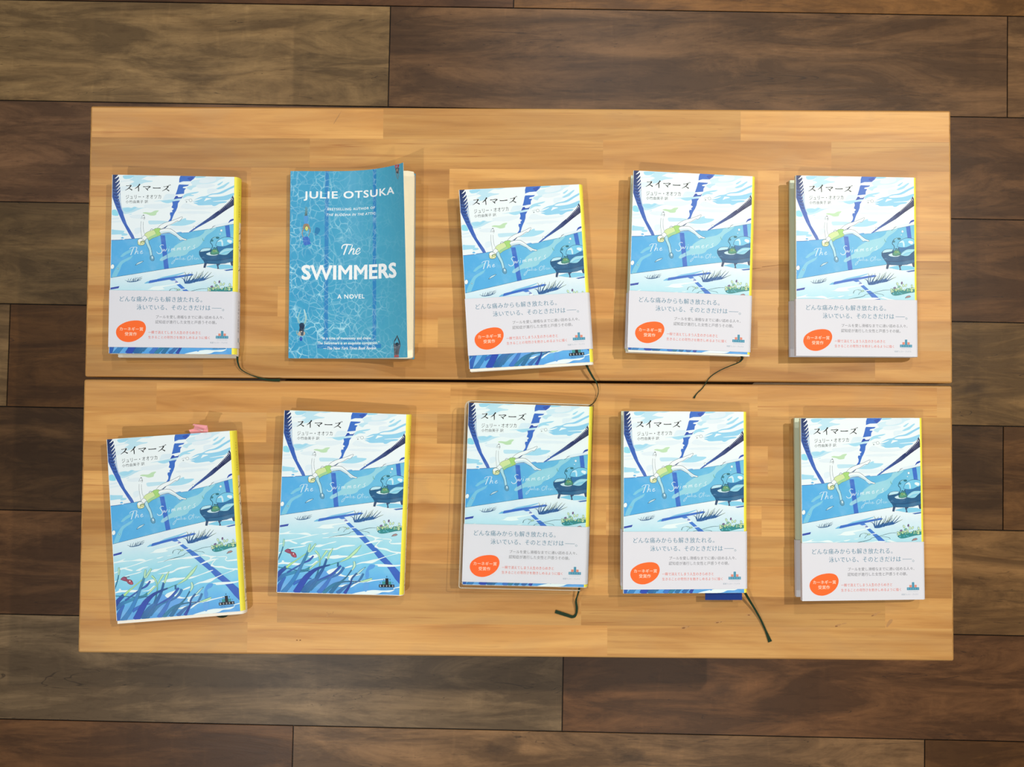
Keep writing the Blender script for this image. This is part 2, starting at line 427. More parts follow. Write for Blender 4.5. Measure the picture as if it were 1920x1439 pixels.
bench('pine bench carrying the plastic-covered book, the one nearer the bottom of the photo', -0.0002, -0.1485, 0.9302, 0.2914, 9,
      {0: jx((294, 740), (845, 740), (1421, 740), (1757, 745)), 1: jx((500, 790), (820, 790), (1480, 790)), 2: jx((760, 850), (1440, 850)),
       7: jx((520, 1140), (1090, 1140), (1660, 1150)), 8: jx((464, 1200), (1139, 1200))}, 57, 0.0,
      [(1284, 1177, 4.5, 1.6, 15, 0), (1282, 1178, 2, .9, 10, 1), (1294, 1175, 2.5, .5, 15, 0), (1347, 1167, 4.5, 1.4, 12, 0), (1345, 1168, 1.8, .7, 10, 1), (1356, 1166, 3, .4, 15, 0),
       (1406, 1153, 4, 1.2, 10, 0), (1404, 1154, 1.5, .6, 0, 1), (1416, 1151, 2.5, .5, 20, 0), (1571, 1173, 4, 1.2, 20, 0), (1568, 1175, 1.6, .7, 10, 1), (1582, 1170, 3.5, .6, 10, 0), (1640, 1153, 4, 1.3, 25, 0), (1636, 1155, 1.6, .6, 20, 1), (1648, 1149, 2.5, .5, 20, 0),
       (1668, 1168, 6, 2.2, 50, 0), (616, 1154, 4, .8, 40, 0), (624, 1150, 2.5, .5, 60, 0), (614, 1150, 2, .4, -30, 0), (557, 1201, 1.2, .6, 0, 1), (563, 1201, 1.2, .6, 0, 1), (1395, 1140, 2, .3, 10, 0)])
# ------------------------------------------------------------------ printed artwork as inlaid coloured shapes
def glyph_loops(body, space=1.0, shear=0.0):
    cu = bpy.data.curves.new('lettering', 'FONT'); cu.body = body; cu.space_character = space; cu.shear = shear
    o = bpy.data.objects.new('lettering', cu); COL.objects.link(o)
    dg = bpy.context.evaluated_depsgraph_get()
    c2 = o.evaluated_get(dg).to_curve(dg)
    loops = []
    from mathutils.geometry import interpolate_bezier
    for sp in c2.splines:
        if sp.type == 'BEZIER':
            bp = sp.bezier_points; P = []
            for i in range(len(bp)):
                a, b = bp[i], bp[(i + 1) % len(bp)]
                straight = (a.handle_right - a.co).cross(b.co - a.co).length < 1e-6 and (b.handle_left - b.co).cross(b.co - a.co).length < 1e-6
                P += [a.co] if straight else list(interpolate_bezier(a.co, a.handle_right, b.handle_left, b.co, 4))[:-1]
            loops.append([(p.x, p.y) for p in P])
        else:
            loops.append([(p.co.x, p.co.y) for p in sp.points])
    bpy.data.objects.remove(o); bpy.data.curves.remove(cu)
    return [l for l in loops if len(l) > 2]
def area(l): return 0.5 * sum(a[0] * b[1] - b[0] * a[1] for a, b in zip(l, l[1:] + l[:1]))
def grow(loops, gx, gy):
    """move outlines outwards by gx across and gy up (negative = thinner strokes)"""
    if not loops: return loops
    sg = 1 if area(max(loops, key=lambda l: abs(area(l)))) > 0 else -1
    out = []
    for l in loops:
        if gx > 0:                                 # drop the tiny flats first, they would cross over
            l = [p for i, p in enumerate(l) if math.hypot(p[0] - l[i - 1][0], p[1] - l[i - 1][1]) > 0.006]
        m = len(l); q = []
        for i in range(m):
            a, b, c = l[i - 1], l[i], l[(i + 1) % m]
            nx = ny = 0.0
            for u, v in ((a, b), (b, c)):
                dx, dy = v[0] - u[0], v[1] - u[1]; n = math.hypot(dx, dy) or 1
                nx += dy / n * sg; ny += -dx / n * sg
            n = math.hypot(nx, ny) or 1
            q.append((b[0] + nx / n * gx, b[1] + ny / n * gy))
        out.append(q)
    return out

def inside(p, l):
    r = False
    for a, b in zip(l, l[1:] + l[:1]):
        if (a[1] > p[1]) != (b[1] > p[1]) and p[0] < (b[0] - a[0]) * (p[1] - a[1]) / (b[1] - a[1]) + a[0]: r = not r
    return r

class Art:
    """collects flat coloured shapes on a sheet; conv(tile, x, y) -> sheet metres (x right, y up)"""
    def __init__(s, conv, rect, gain=1.0, cells=0.0):
        s.cells = cells
        s.conv, s.rect, s.gain = conv, rect, gain
        s.V, s.F, s.C, s.Z = [], [], [], []
        s.grid = np.zeros((64, 96), int)
    def col(s, c, X, Y, amt):
        if callable(c): c = c(X, Y)
        if len(c) == 4: c, amt = c[:3], c[3]
        return (*lin(c, s.gain), amt)
    def layer(s, pts):
        x0, x1, y0, y1 = s.rect
        xs = [p[0] for p in pts]; ys = [p[1] for p in pts]
        f = lambda v, a, b, n: int(min(n - 1, max(0, (v - a) / (b - a) * n)))
        i0, i1, j0, j1 = f(min(xs), x0, x1, 64), f(max(xs), x0, x1, 64), f(min(ys), y0, y1, 96), f(max(ys), y0, y1, 96)
        z = s.grid[i0:i1 + 1, j0:j1 + 1].max() + 1
        s.grid[i0:i1 + 1, j0:j1 + 1] = z
        return z
    def poly(s, P, c, z, amt):
        """convex polygon, clipped to the sheet"""
        x0, x1, y0, y1 = s.rect
        for ax, lim, sg in ((0, x0, 1), (0, x1, -1), (1, y0, 1), (1, y1, -1)):
            Q = []
            for i in range(len(P)):
                a, b = P[i - 1], P[i]
                da, db = sg * (a[ax] - lim), sg * (b[ax] - lim)
                if (da >= 0) != (db >= 0):
                    t = da / (da - db); Q.append(tuple(u + (v - u) * t for u, v in zip(a, b)))
                if db >= 0: Q.append(b)
            P = Q
            if len(P) < 3: return
        if s.cells:
            lo, hi = min(p[0] for p in P), max(p[0] for p in P)
            k0, k1 = int(lo / s.cells + 1e-6), int(hi / s.cells - 1e-6)
            if k1 > k0:
                for k in range(k0, k1 + 1):
                    s.poly_clip(P, k * s.cells, (k + 1) * s.cells, c, z, amt)
                return
        s.put(P, c, z, amt)
    def poly_clip(s, P, xa, xb, c, z, amt):
        for lim, sg in ((xa, 1), (xb, -1)):
            Q = []
            for i in range(len(P)):
                a, b = P[i - 1], P[i]
                da, db = sg * (a[0] - lim), sg * (b[0] - lim)
                if (da >= 0) != (db >= 0):
                    t = da / (da - db); Q.append(tuple(u + (v - u) * t for u, v in zip(a, b)))
                if db >= 0: Q.append(b)
            P = Q
            if len(P) < 3: return
        s.put(P, c, z, amt)
    def put(s, P, c, z, amt):
        i = len(s.V)
        for p in P:
            s.V.append((p[0], p[1])); s.Z.append(z)
            s.C.append(p[2:] if len(p) > 2 else s.col(c, p[0], p[1], amt))
        s.F.append(tuple(range(i, i + len(P))))
    def tess(s, loops, c, z, amt):
        tris = tessellate_polygon([[Vector((p[0], p[1], 0)) for p in l] for l in loops])
        flat = [p for l in loops for p in l]
        for t in tris:
            P = [flat[i][:2] for i in t]
            if area(P) < 0: P = P[::-1]
            if abs(area(P)) > 1e-13: s.poly(P, c, z, amt)
    def fill(s, tile, pts, c, sm=1, ol=None, olw=7, amt=0.35):
        P = [s.conv(tile, *p) for p in pts]
        if sm: P = catmull(P, True, 4)
        s.tess([P], c, s.layer(P), amt)
        if ol: s.stroke(tile, list(pts) + [pts[0]], olw, ol, sm=sm)
    def stroke(s, tile, pts, w, c, sm=1, amt=0.15):
        """w: one width or a list, c: one colour or a list along the line; both in tile pixels"""
        P = [s.conv(tile, *p) for p in pts]
        k = s.scale(tile)
        n = len(P)
        W = list(w) if isinstance(w, (list, tuple)) else [w]
        CC = c if isinstance(c, list) else [c]
        if sm: P = catmull(P, False, 5)
        m = len(P)
        if m < 2: return
        def smp(arr, t):
            f = t * (len(arr) - 1); i = min(int(f), max(len(arr) - 2, 0))
            return arr[i], arr[min(i + 1, len(arr) - 1)], f - i
        Lf, Rt = [], []
        for i in range(m):
            a, b = P[max(i - 1, 0)], P[min(i + 1, m - 1)]
            dx, dy = b[0] - a[0], b[1] - a[1]; d = math.hypot(dx, dy) or 1
            t = i / (m - 1)
            w0, w1, f = smp(W, t); ww = (w0 + (w1 - w0) * f) * k * 0.5
            c0, c1, f = smp(CC, t); cc = lin(lerp(c0, c1, f), s.gain)
            nx, ny = -dy / d * ww, dx / d * ww
            Lf.append((P[i][0] + nx, P[i][1] + ny, *cc, amt)); Rt.append((P[i][0] - nx, P[i][1] - ny, *cc, amt))
        z = s.layer(Lf + Rt)
        for i in range(m - 1):
            q = [Rt[i], Rt[i + 1], Lf[i + 1], Lf[i]]
            if area([p[:2] for p in q]) < 0: q = q[::-1]
            s.poly(q, None, z, amt)
    def ell(s, tile, x, y, rx, ry, c, ol=None, olw=6, rot=0.0, amt=0.2, n=14):
        cr, sr = math.cos(rot), math.sin(rot)
        pts = [(x + rx * math.cos(a) * cr - ry * math.sin(a) * sr, y + rx * math.cos(a) * sr + ry * math.sin(a) * cr) for a in [2 * math.pi * i / n for i in range(n)]]
        s.fill(tile, pts, c, 0, ol, olw, amt)
    def text(s, tile, box, body, c, g=(0.0, 0.0), space=1.0, shear=0.0, rot=False):
        """lettering stretched to the ink box (x0, y0, x1, y1) given in tile pixels"""
        loops = glyph_loops(body, space, shear)
        loops = grow(loops, *g)
        xs = [p[0] for l in loops for p in l]; ys = [p[1] for l in loops for p in l]
        bx0, bx1, by0, by1 = min(xs), max(xs), min(ys), max(ys)
        x0, y0, x1, y1 = box
        def mp(p):
            u, v = (p[0] - bx0) / (bx1 - bx0), (p[1] - by0) / (by1 - by0)
            if rot: return s.conv(tile, x0 + (x1 - x0) * v, y0 + (y1 - y0) * u)     # reads downwards
            return s.conv(tile, x0 + (x1 - x0) * u, y1 + (y0 - y1) * v)
        LL = [[mp(p) for p in l] for l in loops]
        z = s.layer([p for l in LL for p in l])
        big = max(LL, key=lambda l: abs(area(l))); sg = area(big) > 0
        outs = [[l] for l in LL if (area(l) > 0) == sg]
        outs.sort(key=lambda g_: abs(area(g_[0])))
        for h in (l for l in LL if (area(l) > 0) != sg):
            for g_ in outs:
                if inside(h[0], g_[0]): g_.append(h); break
        for g_ in outs: s.tess(g_, c, z, 0.0)
    def scale(s, tile):
        a, b = s.conv(tile, 0, 0), s.conv(tile, 100, 0)
        return math.hypot(a[0] - b[0], a[1] - b[1]) / 100

def homography(src, dst):
    A = []
    for (x, y), (u, v) in zip(src, dst):
        A.append([x, y, 1, 0, 0, 0, -u * x, -u * y, u]); A.append([0, 0, 0, x, y, 1, -v * x, -v * y, v])
    A = np.array(A, float)
    h = np.linalg.solve(A[:, :8], A[:, 8])
    return np.array([[h[0], h[1], h[2]], [h[3], h[4], h[5]], [h[6], h[7], 1.0]])

# --- the hardcover's jacket ------------------------------------------------------------------
AW, AH = 0.1261, 0.1885                       # printed front panel
TILES = {'A': (520, 760), 'B': (640, 760), 'C': (520, 855), 'D': (640, 855), 'E': (510, 940), 'F': (630, 940), 'G': (510, 1015), 'H': (630, 1015)}
HM = homography([(533.5, 769.1), (763.7, 776.4), (749.3, 1116.0), (517.7, 1112.8)], [(0, 0), (1, 0), (1, 1), (0, 1)])
def conv_jacket(t, x, y):
    if t == 'S': return (x, y)                # sheet metres (spine)
    ox, oy = TILES[t]
    q = HM @ np.array([ox + x / 13.7071, oy + y / 13.7071, 1.0])
    return (q[0] / q[2] * AW, AH / 2 - q[1] / q[2] * AH)

W_ = (240, 252, 255); P1 = (208, 238, 251); P15 = (190, 231, 248); P2 = (164, 222, 246); P25 = (146, 212, 244)
SB = (58, 112, 205); SBD = (44, 82, 180); OLN = (60, 110, 140)
FLOOR_R = [(0.0, (238, 251, 255)), (0.5, (236, 249, 255)), (0.60, (212, 240, 252)), (0.68, (178, 230, 245)), (0.78, (142, 218, 242)),
           (0.86, (116, 202, 246)), (0.93, (98, 182, 242)), (1.0, (86, 166, 236))]
def jacket_art():
    a = Art(conv_jacket, (0.0, AW, -AH / 2, AH / 2), 0.90)
    f, s, e = a.fill, a.stroke, a.ell
    # ground colour: a gently graded wash, as printed
    gx, gy = 8, 26
    a.grid[:] = 1
    for j in range(gy):
        for i in range(gx):
            P = [(AW * (i + u) / gx, AH / 2 - AH * (j + v) / gy) for u, v in ((0, 1), (1, 1), (1, 0), (0, 0))]
            a.poly([(x, y, *lin(ramp(FLOOR_R, (AH / 2 - y) / AH), 0.90), 0.5 if y < 0 else 0.15) for x, y in P], None, 1, 0)
    # ---- clouds
    f('A', [(740, 150), (1100, 160), (1400, 160), (1250, 190), (1100, 180), (1000, 220), (930, 262), (1000, 262), (1100, 290), (1220, 302), (1190, 325), (1050, 340), (950, 370), (800, 440), (650, 460), (700, 420), (640, 390), (600, 390), (740, 320), (700, 295), (620, 270), (700, 220)], P15)
    f('A', [(450, 190), (480, 150), (740, 152), (700, 200), (640, 235), (500, 242)], P2)
    f('A', [(380, 290), (650, 275), (700, 300), (520, 310), (390, 325)], (226, 244, 253))
    f('A', [(380, 450), (520, 430), (640, 455), (560, 520), (390, 560)], (226, 244, 253))
    f('A', [(140, 1070), (250, 1055), (310, 1200), (150, 1192)], (150, 226, 246))
    f('A', [(400, 1012), (560, 990), (650, 1005), (720, 975), (790, 990), (860, 1010), (1160, 990), (960, 1016), (830, 1060), (660, 1130), (500, 1165), (430, 1140)], P15)
    f('A', [(420, 1030), (560, 1000), (650, 1015), (720, 985), (780, 1000), (640, 1090), (500, 1110)], P2)
    f('A', [(570, 1190), (650, 1160), (640, 1182)], P15)
    f('A', [(1080, 1375), (1130, 1345), (1500, 1360), (1610, 1385), (1500, 1430), (1150, 1450), (1090, 1420)], P15)
    f('A', [(140, 1270), (320, 1258), (310, 1300), (150, 1310)], (222, 242, 253))
    f('A', [(150, 1350), (420, 1330), (560, 1330), (400, 1375), (160, 1390)], (226, 244, 253))
    f('A', [(1510, 720), (1560, 660), (1700, 655), (1790, 670), (1760, 760), (1600, 780), (1480, 800)], (220, 241, 252))
    f('A', [(1230, 840), (1440, 815), (1780, 780), (1919, 765), (1960, 790), (1750, 860), (1600, 900), (1480, 870), (1420, 838)], P15)
    f('A', [(1440, 835), (1700, 815), (1740, 850), (1600, 890), (1490, 868)], P2)
    f('B', [(660, 195), (950, 205), (880, 235), (700, 242)], P2)
    f('B', [(560, 345), (700, 290), (950, 260), (1050, 215), (1450, 235), (1300, 300), (1240, 345), (1100, 390), (850, 410), (700, 460), (620, 500), (560, 560), (450, 495), (600, 430)], P1)
    f('B', [(470, 480), (600, 440), (720, 455), (620, 500), (560, 552)], P15)
    f('B', [(1250, 420), (1380, 345), (1392, 362), (1300, 436)], P2)
    f('B', [(1220, 525), (1400, 440), (1530, 365), (1562, 380), (1480, 450), (1400, 512), (1240, 552)], P2)
    f('B', [(1000, 540), (1200, 530), (1260, 560), (1100, 640), (1000, 660)], (224, 243, 253))
    f('B', [(370, 695), (480, 640), (760, 600), (700, 642), (560, 672), (642, 695), (600, 715), (480, 715), (370, 762), (345, 775)], P2)
    f('B', [(600, 840), (800, 740), (950, 715), (1090, 660), (1280, 630), (1500, 530), (1680, 450), (1690, 492), (1550, 560), (1420, 632), (1300, 670), (1120, 682), (1000, 722), (1090, 745), (1350, 732), (1520, 692), (1670, 648), (1650, 730), (1560, 800), (1480, 832), (1300, 850), (1480, 865), (1440, 900), (1300, 922), (1180, 982), (1110, 975), (1080, 955), (780, 962), (700, 930), (620, 892), (740, 888), (640, 862)], P25)
    f('B', [(600, 832), (800, 775), (860, 770), (760, 815), (640, 850)], W_); f('B', [(960, 770), (1090, 790), (980, 822), (900, 852), (930, 800)], W_)
    f('B', [(1130, 860), (1300, 845), (1500, 835), (1480, 850), (1300, 862), (1150, 868)], W_)
    f('B', [(1060, 725), (1250, 700), (1500, 640), (1560, 640), (1350, 715), (1100, 740)], W_)
    f('D', [(40, 155), (280, 35), (380, -5), (420, 0), (430, 40), (660, 60), (600, 120), (480, 162), (300, 192), (0, 180)], P2)
    f('C', [(125, 270), (200, 280), (300, 290), (450, 312), (430, 360), (530, 392), (500, 430), (380, 432), (360, 400), (110, 402), (105, 350)], P2)
    f('C', [(720, 260), (860, 230), (870, 340), (740, 400)], (224, 243, 253))
    f('C', [(360, 485), (400, 470), (425, 485), (425, 510), (365, 508)], (105, 185, 235))
    for t, y0, y1 in (('B', 1040, 1010), ('B', 1145, 1130), ('B', 1200, 1180), ('B', 1000, 990)):
        s(t, [(260, y0), (500, y0 + 10), (700, y1), (900, y0 - 10)], 4, (224, 236, 245))
    PW_ = (226, 243, 252)
    for t, P in (('B', [(720, 420), (1000, 400), (1200, 440), (1000, 500), (760, 500)]), ('B', [(420, 900), (700, 1000), (1050, 1000), (1250, 1010), (1000, 1060), (600, 1060), (300, 1010)]), ('B', [(900, 230), (1200, 225), (1180, 330), (900, 380), (780, 340)]),
                 ('B', [(260, 1120), (800, 1110), (1080, 1150), (900, 1180), (300, 1170)]), ('A', [(620, 1210), (900, 1190), (900, 1290), (640, 1270)]), ('A', [(1000, 930), (1500, 910), (1680, 960), (1400, 1040), (1050, 1010)]),
                 ('B', [(1150, 1480), (1500, 1420), (1640, 1420), (1400, 1520), (1100, 1540)]), ('D', [(700, 130), (960, 60), (900, 160), (700, 220)]), ('D', [(40, 210), (560, 215), (460, 300), (60, 280)])):
        f(t, P, PW_)
    # ---- lane stripe under the surface
    f('B', [(320, 172), (700, 188), (650, 260), (560, 325), (370, 325), (262, 357), (270, 260), (295, 190)], SB, 0)
    f('B', [(480, 240), (640, 210), (560, 320), (520, 290)], SBD)
    f('B', [(262, 405), (520, 415), (480, 450), (370, 470), (350, 500), (437, 510), (395, 560), (380, 650), (270, 660), (160, 672), (190, 600), (220, 510), (240, 440)], SB, 0)
    f('B', [(165, 705), (215, 705), (230, 740), (310, 735), (358, 700), (320, 770), (220, 775), (108, 796)], SBD, 0)
    f('B', [(70, 850), (275, 825), (220, 900), (205, 1000), (165, 1090), (110, 1180), (75, 1260), (40, 1350), (0, 1400), (-60, 1390), (8, 1300), (18, 1240), (0, 1180), (10, 1140), (70, 1130), (58, 1090), (108, 1045), (48, 1008), (82, 930)], SB, 0)
    f('C', [(1460, 255), (1555, 175), (1580, 190), (1510, 250)], (30, 70, 130), 0)
    # ---- the two lane ropes
    f('A', [(180, 120), (322, 120), (348, 200), (362, 350), (372, 500), (372, 640), (376, 850), (402, 1000), (445, 1200), (520, 1439), (682, 1722), (722, 1827), (640, 1832), (560, 1682), (470, 1502), (400, 1370), (330, 1200), (265, 1030), (200, 850), (155, 700), (158, 500), (163, 300)],
      lambda X, Y: lerp((26, 46, 96), (54, 100, 192), min(1, max(0, (AH / 2 - Y) / AH / 0.2))), 0)
    for i, y in enumerate((190, 300, 400, 490, 570, 650, 730, 800)):
        k = 1 - i * 0.09
        s('A', [(368 - 130 * k, y + 40), (368 - 60 * k, y - 8), (366, y - 90 * k)], [6, 34 * k, 26 * k], (240, 250, 255))
    f('A', [(330, 680), (365, 640), (372, 850), (400, 1000), (420, 1100), (385, 1010), (350, 850)], (195, 222, 245))
    for i in range(14):
        y = 470 + i * 42
        s('A', [(165 + i * 9, y), (250 + i * 7, y + 18), (325 + i * 3, y + 2)], 9, (74, 116, 180) if i % 2 else (20, 34, 84))
    for y in (310, 360, 410, 450): s('A', [(170, y), (230, y + 12), (290, y)], 8, (52, 74, 120))
    f('B', [(1640, 712), (1668, 780), (1668, 965), (1420, 1120), (1160, 1302), (920, 1432), (700, 1552), (500, 1684), (480, 1660), (640, 1540), (820, 1420), (990, 1302), (1180, 1160), (1300, 1080), (1440, 960), (1560, 850)],
      lambda X, Y: lerp((58, 104, 190), (26, 38, 86), min(1, max(0, (X - 0.085) / 0.03))), 0)
    for i in range(12):
        x, y = 1635 - i * 31, 770 + i * 29
        s('B', [(x - 22, y + 10), (x + 4, y + 62 - i * 2)], [20 - i, 6], (238, 249, 255), 0)
        s('B', [(x - 4, y + 20), (x + 22, y + 110 - i * 3)], 7, (78, 92, 150), 0)
    f('B', [(1510, 1422), (1560, 1350), (1640, 1325), (1645, 1362), (1560, 1400), (1522, 1427)], SBD)
    # ---- far pool wall
    f('C', [(60, 550), (400, 540), (640, 528), (900, 505), (1390, 435), (1660, 405), (1925, 385), (2125, 370), (2245, 330), (2625, 285), (2845, 240), (3300, 157), (3300, 1068), (2485, 1185), (1645, 1300), (1463, 1325), (20, 1545)],
      lambda X, Y: lerp((82, 176, 236), (114, 198, 232), min(1, max(0, X / AW))), 0, amt=0.5)
    f('C', [(1400, 407), (1600, 372), (1680, 395), (1900, 350), (1925, 384), (1640, 410), (1420, 437)], (112, 180, 234))
    BM = (124, 203, 234)
    f('C', [(330, 978), (450, 870), (640, 788), (605, 870), (480, 932), (380, 992)], BM)
    f('C', [(118, 1440), (200, 1290), (330, 1120), (480, 1040), (600, 982), (655, 958), (590, 1050), (440, 1132), (362, 1200), (310, 1330), (250, 1440), (205, 1512), (95, 1530)], BM)
    f('C', [(1350, 1080), (1420, 1000), (1530, 945), (1645, 880), (1720, 760), (1795, 690), (2045, 560), (2345, 490), (2495, 400), (2545, 320), (2645, 288), (2840, 248), (2735, 350), (2565, 470), (2465, 640), (2345, 760), (2125, 860), (2065, 930), (1945, 980), (1745, 1000), (1620, 1020), (1530, 1060), (1400, 1110)], (152, 216, 234))
    f('C', [(1385, 435), (1505, 440), (1580, 1306), (1460, 1326)], SB, 0)
    f('C', [(1422, 1010), (1535, 945), (1547, 1045), (1430, 1102)], (150, 206, 232), 0)
    f('D', [(1420, 205), (1532, 183), (1557, 520), (1450, 512)], SB, 0)
    s('C', [(90, 552), (300, 548), (400, 538)], 12, (58, 100, 170)); s('C', [(450, 533), (640, 522)], 14, (70, 120, 190))
    s('C', [(680, 520), (900, 500), (1390, 440)], 6, OLN)
    s('D', [(210, 390), (330, 375), (480, 372)], 9, (80, 140, 200)); s('D', [(560, 345), (980, 285)], 5, OLN); s('D', [(1180, 245), (1650, 155)], 6, OLN)
    s('C', [(40, 1544), (1463, 1326), (1645, 1300), (2490, 1186)], 8, (52, 104, 136), 0)
    # bubbles and drifting leaves
    e('C', 115, 1250, 46, 64, W_, (90, 140, 170), 6, 0.3); e('C', 258, 1303, 18, 18, (200, 236, 248), OLN, 7)
    e('D', 1322, 326, 30, 32, W_, (90, 150, 190), 6); e('D', 1287, 416, 17, 15, (215, 243, 252), (110, 180, 220), 5); e('D', 624, 230, 28, 28, W_, (110, 140, 160), 6)
    e('B', 548, 826, 38, 38, W_, (110, 130, 145), 7); e('B', 440, 864, 17, 17, (150, 165, 170)); s('B', [(398, 826), (450, 810), (510, 806)], 6, (140, 160, 175))
    f('C', [(710, 1220), (790, 1145), (925, 1108), (860, 1160), (770, 1200)], (196, 232, 246), 1, (40, 86, 110), 8)
    s('D', [(830, 515), (838, 560), (850, 585), (878, 592)], [8, 14, 10, 14], (95, 165, 150))
    s('D', [(1030, 295), (1080, 262), (1110, 225), (1170, 196)], [12, 6, 12, 6], (90, 80, 80))
    # ---- handwriting on the wall
    HW = (226, 246, 254)
    for pts, w in (([(570, 792), (620, 750), (700, 738), (772, 742)], 10), ([(682, 752), (640, 850), (600, 948)], 20), ([(768, 742), (738, 850), (704, 930)], 16),
                   ([(716, 905), (770, 842), (788, 868), (775, 905), (805, 905)], 11), ([(842, 885), (900, 862), (892, 838), (862, 858), (850, 900), (880, 912), (922, 888)], 11),
                   ([(1466, 700), (1440, 688), (1402, 690), (1365, 730), (1400, 790), (1420, 850), (1382, 908), (1312, 912), (1276, 868)], [10, 14, 12, 16, 20, 16, 12])):
        s('C', pts, w, HW)
    def cursive(x, *q, w=11):
        s('C', [(x + u, 868 - (x + u - 1440) * 0.085 + v) for u, v in q], w, HW)
    cursive(1446, (0, -74), (4, -12), (38, -62), (50, -6), (104, -80))
    cursive(1600, (0, -70), (-14, 2), w=[9, 15]); cursive(1606, (2, -112), (10, -104), w=13)
    for x in (1668, 1822): cursive(x, (0, -68), (-16, 6), w=[9, 14]); cursive(x, (-8, -22), (34, -66), (28, 0)); cursive(x, (32, -22), (78, -66), (66, -8), (92, -14))
    cursive(1968, (0, -28), (54, -48), (44, -70), (8, -50), (4, -8), (30, 2), (74, -20))
    cursive(2098, (0, -68), (-14, 4), w=[9, 14]); cursive(2094, (0, -30), (36, -70), (60, -62))
    cursive(2206, (76, -104), (44, -84), (36, -66), (62, -30), (36, 0), (-14, -2))
    for pts, w in (([(60, 1025), (120, 990), (135, 1000), (100, 1100), (40, 1182), (8, 1180), (60, 1110), (150, 1062)], 9), ([(165, 1040), (152, 1082), (192, 1050), (192, 1082)], 8), ([(242, 985), (226, 1082)], 10),
                   ([(270, 1042), (264, 1086)], 8), ([(300, 1070), (340, 1042), (312, 1042), (306, 1086), (372, 1060)], 8), ([(482, 980), (430, 1030), (442, 1092), (500, 1070), (530, 1005), (482, 980)], 9),
                   ([(562, 955), (550, 1082)], 9), ([(526, 1002), (596, 988)], 6), ([(622, 1030), (600, 1052), (622, 1082)], 8), ([(650, 1030), (650, 1082), (692, 1040), (702, 1082)], 7)):
        s('D', pts, w, HW if pts[0][1] < 900 else (205, 236, 250))
    # ---- the floating swimmer
    SK = (242, 252, 255); SO = (44, 78, 104)
    f('C', [(1310, 248), (1400, 165), (1520, 105), (1700, 50), (1830, 5), (1962, -48), (1945, 10), (1880, 70), (1820, 65), (1690, 140), (1570, 185), (1480, 240), (1390, 268)], SK, 1, SO, 7)
    f('C', [(1370, 290), (1500, 262), (1640, 268), (1720, 310), (1800, 380), (1880, 450), (1980, 520), (2056, 545), (2050, 575), (1960, 560), (1895, 572), (1860, 520), (1780, 460), (1680, 400), (1620, 370), (1500, 376), (1390, 398), (1358, 350)], SK, 1, SO, 8)
    f('C', [(1370, 345), (1600, 325), (1740, 380), (1900, 490), (1960, 545), (1895, 560), (1780, 452), (1620, 362), (1395, 388)], (206, 234, 245))
    f('C', [(970, 430), (1010, 370), (1100, 325), (1210, 290), (1262, 255), (1390, 255), (1362, 330), (1402, 412), (1290, 472), (1180, 512), (1080, 572), (1040, 520)], (212, 234, 170), 1, (64, 110, 90), 6, 0.1)
    f('C', [(1215, 275), (1300, 246), (1398, 262), (1362, 330), (1386, 418), (1285, 462), (1260, 350)], (166, 218, 122), 0, (64, 120, 80), 5, 0.1)
    f('C', [(1080, 568), (1068, 500), (1200, 430), (1275, 400), (1290, 466), (1180, 508)], (164, 214, 156))
    s('C', [(1120, 310), (1150, 270), (1195, 278), (1200, 305)], 7, SO)
    f('C', [(895, 512), (968, 435), (1042, 500), (985, 562), (955, 582)], SK, 1, SO, 6)
    f('C', [(790, 620), (802, 545), (880, 515), (955, 560), (975, 620), (950, 680), (870, 695), (805, 675)], (226, 233, 186), 1, (70, 104, 84), 9)
    f('C', [(800, 555), (880, 520), (950, 565), (900, 600), (830, 610)], SK)
    s('C', [(830, 640), (880, 600), (930, 580), (955, 620)], 22, (112, 140, 90)); s('C', [(850, 670), (890, 625), (940, 650)], 14, (150, 172, 108)); e('C', 842, 625, 18, 22, (244, 246, 214))
    f('C', [(985, 600), (1000, 540), (1060, 530), (1090, 660), (1130, 760), (1160, 960), (1112, 985), (1080, 820), (1040, 720)], (178, 228, 242), 1, SO, 8)
    f('C', [(1110, 980), (1160, 958), (1205, 1010), (1202, 1090), (1150, 1108), (1108, 1070), (1098, 1012)], (96, 158, 190), 1, (44, 84, 110), 6)
    f('C', [(1140, 990), (1175, 990), (1180, 1040), (1150, 1050)], (205, 232, 242))
    GR = (128, 140, 148)
    for pts in ([(895, 60), (880, 200), (886, 350), (902, 500)], [(950, 70), (945, 200), (952, 320), (978, 392)]): s('C', pts, 6, GR)
    for pts in ([(892, 1300), (925, 1225), (948, 1200)], [(950, 1200), (978, 1210), (990, 1280), (968, 1330)], [(925, 1300), (935, 1260)], [(950, 1300), (962, 1255)]): s('A', pts, 7, (120, 130, 138))
    e('A', 962, 1205, 14, 14, (90, 100, 108)); e('A', 985, 1275, 10, 26, (120, 130, 138))
    f('A', [(940, 1152), (1000, 1125), (1150, 1135), (1250, 1090), (1358, 1085), (1300, 1150), (1272, 1206), (1150, 1216), (1060, 1180)], (190, 228, 188))
    # ---- armchair with the telephone
    NV = (26, 66, 108)
    f('D', [(1165, 722), (1190, 640), (1260, 560), (1380, 505), (1500, 500), (1630, 545), (1630, 680), (1540, 690), (1400, 742), (1250, 742)], (118, 204, 240), 1, NV, 9)
    f('D', [(1210, 620), (1290, 568), (1340, 578), (1362, 680), (1342, 738), (1318, 700), (1305, 618)], (206, 240, 252))
    f('D', [(1460, 602), (1500, 568), (1592, 600), (1560, 662), (1500, 642)], (232, 249, 255))
    f('D', [(1180, 740), (1400, 745), (1550, 690), (1640, 640), (1640, 800), (1450, 782), (1300, 850), (1240, 905), (1200, 850)], (48, 120, 176), 0)
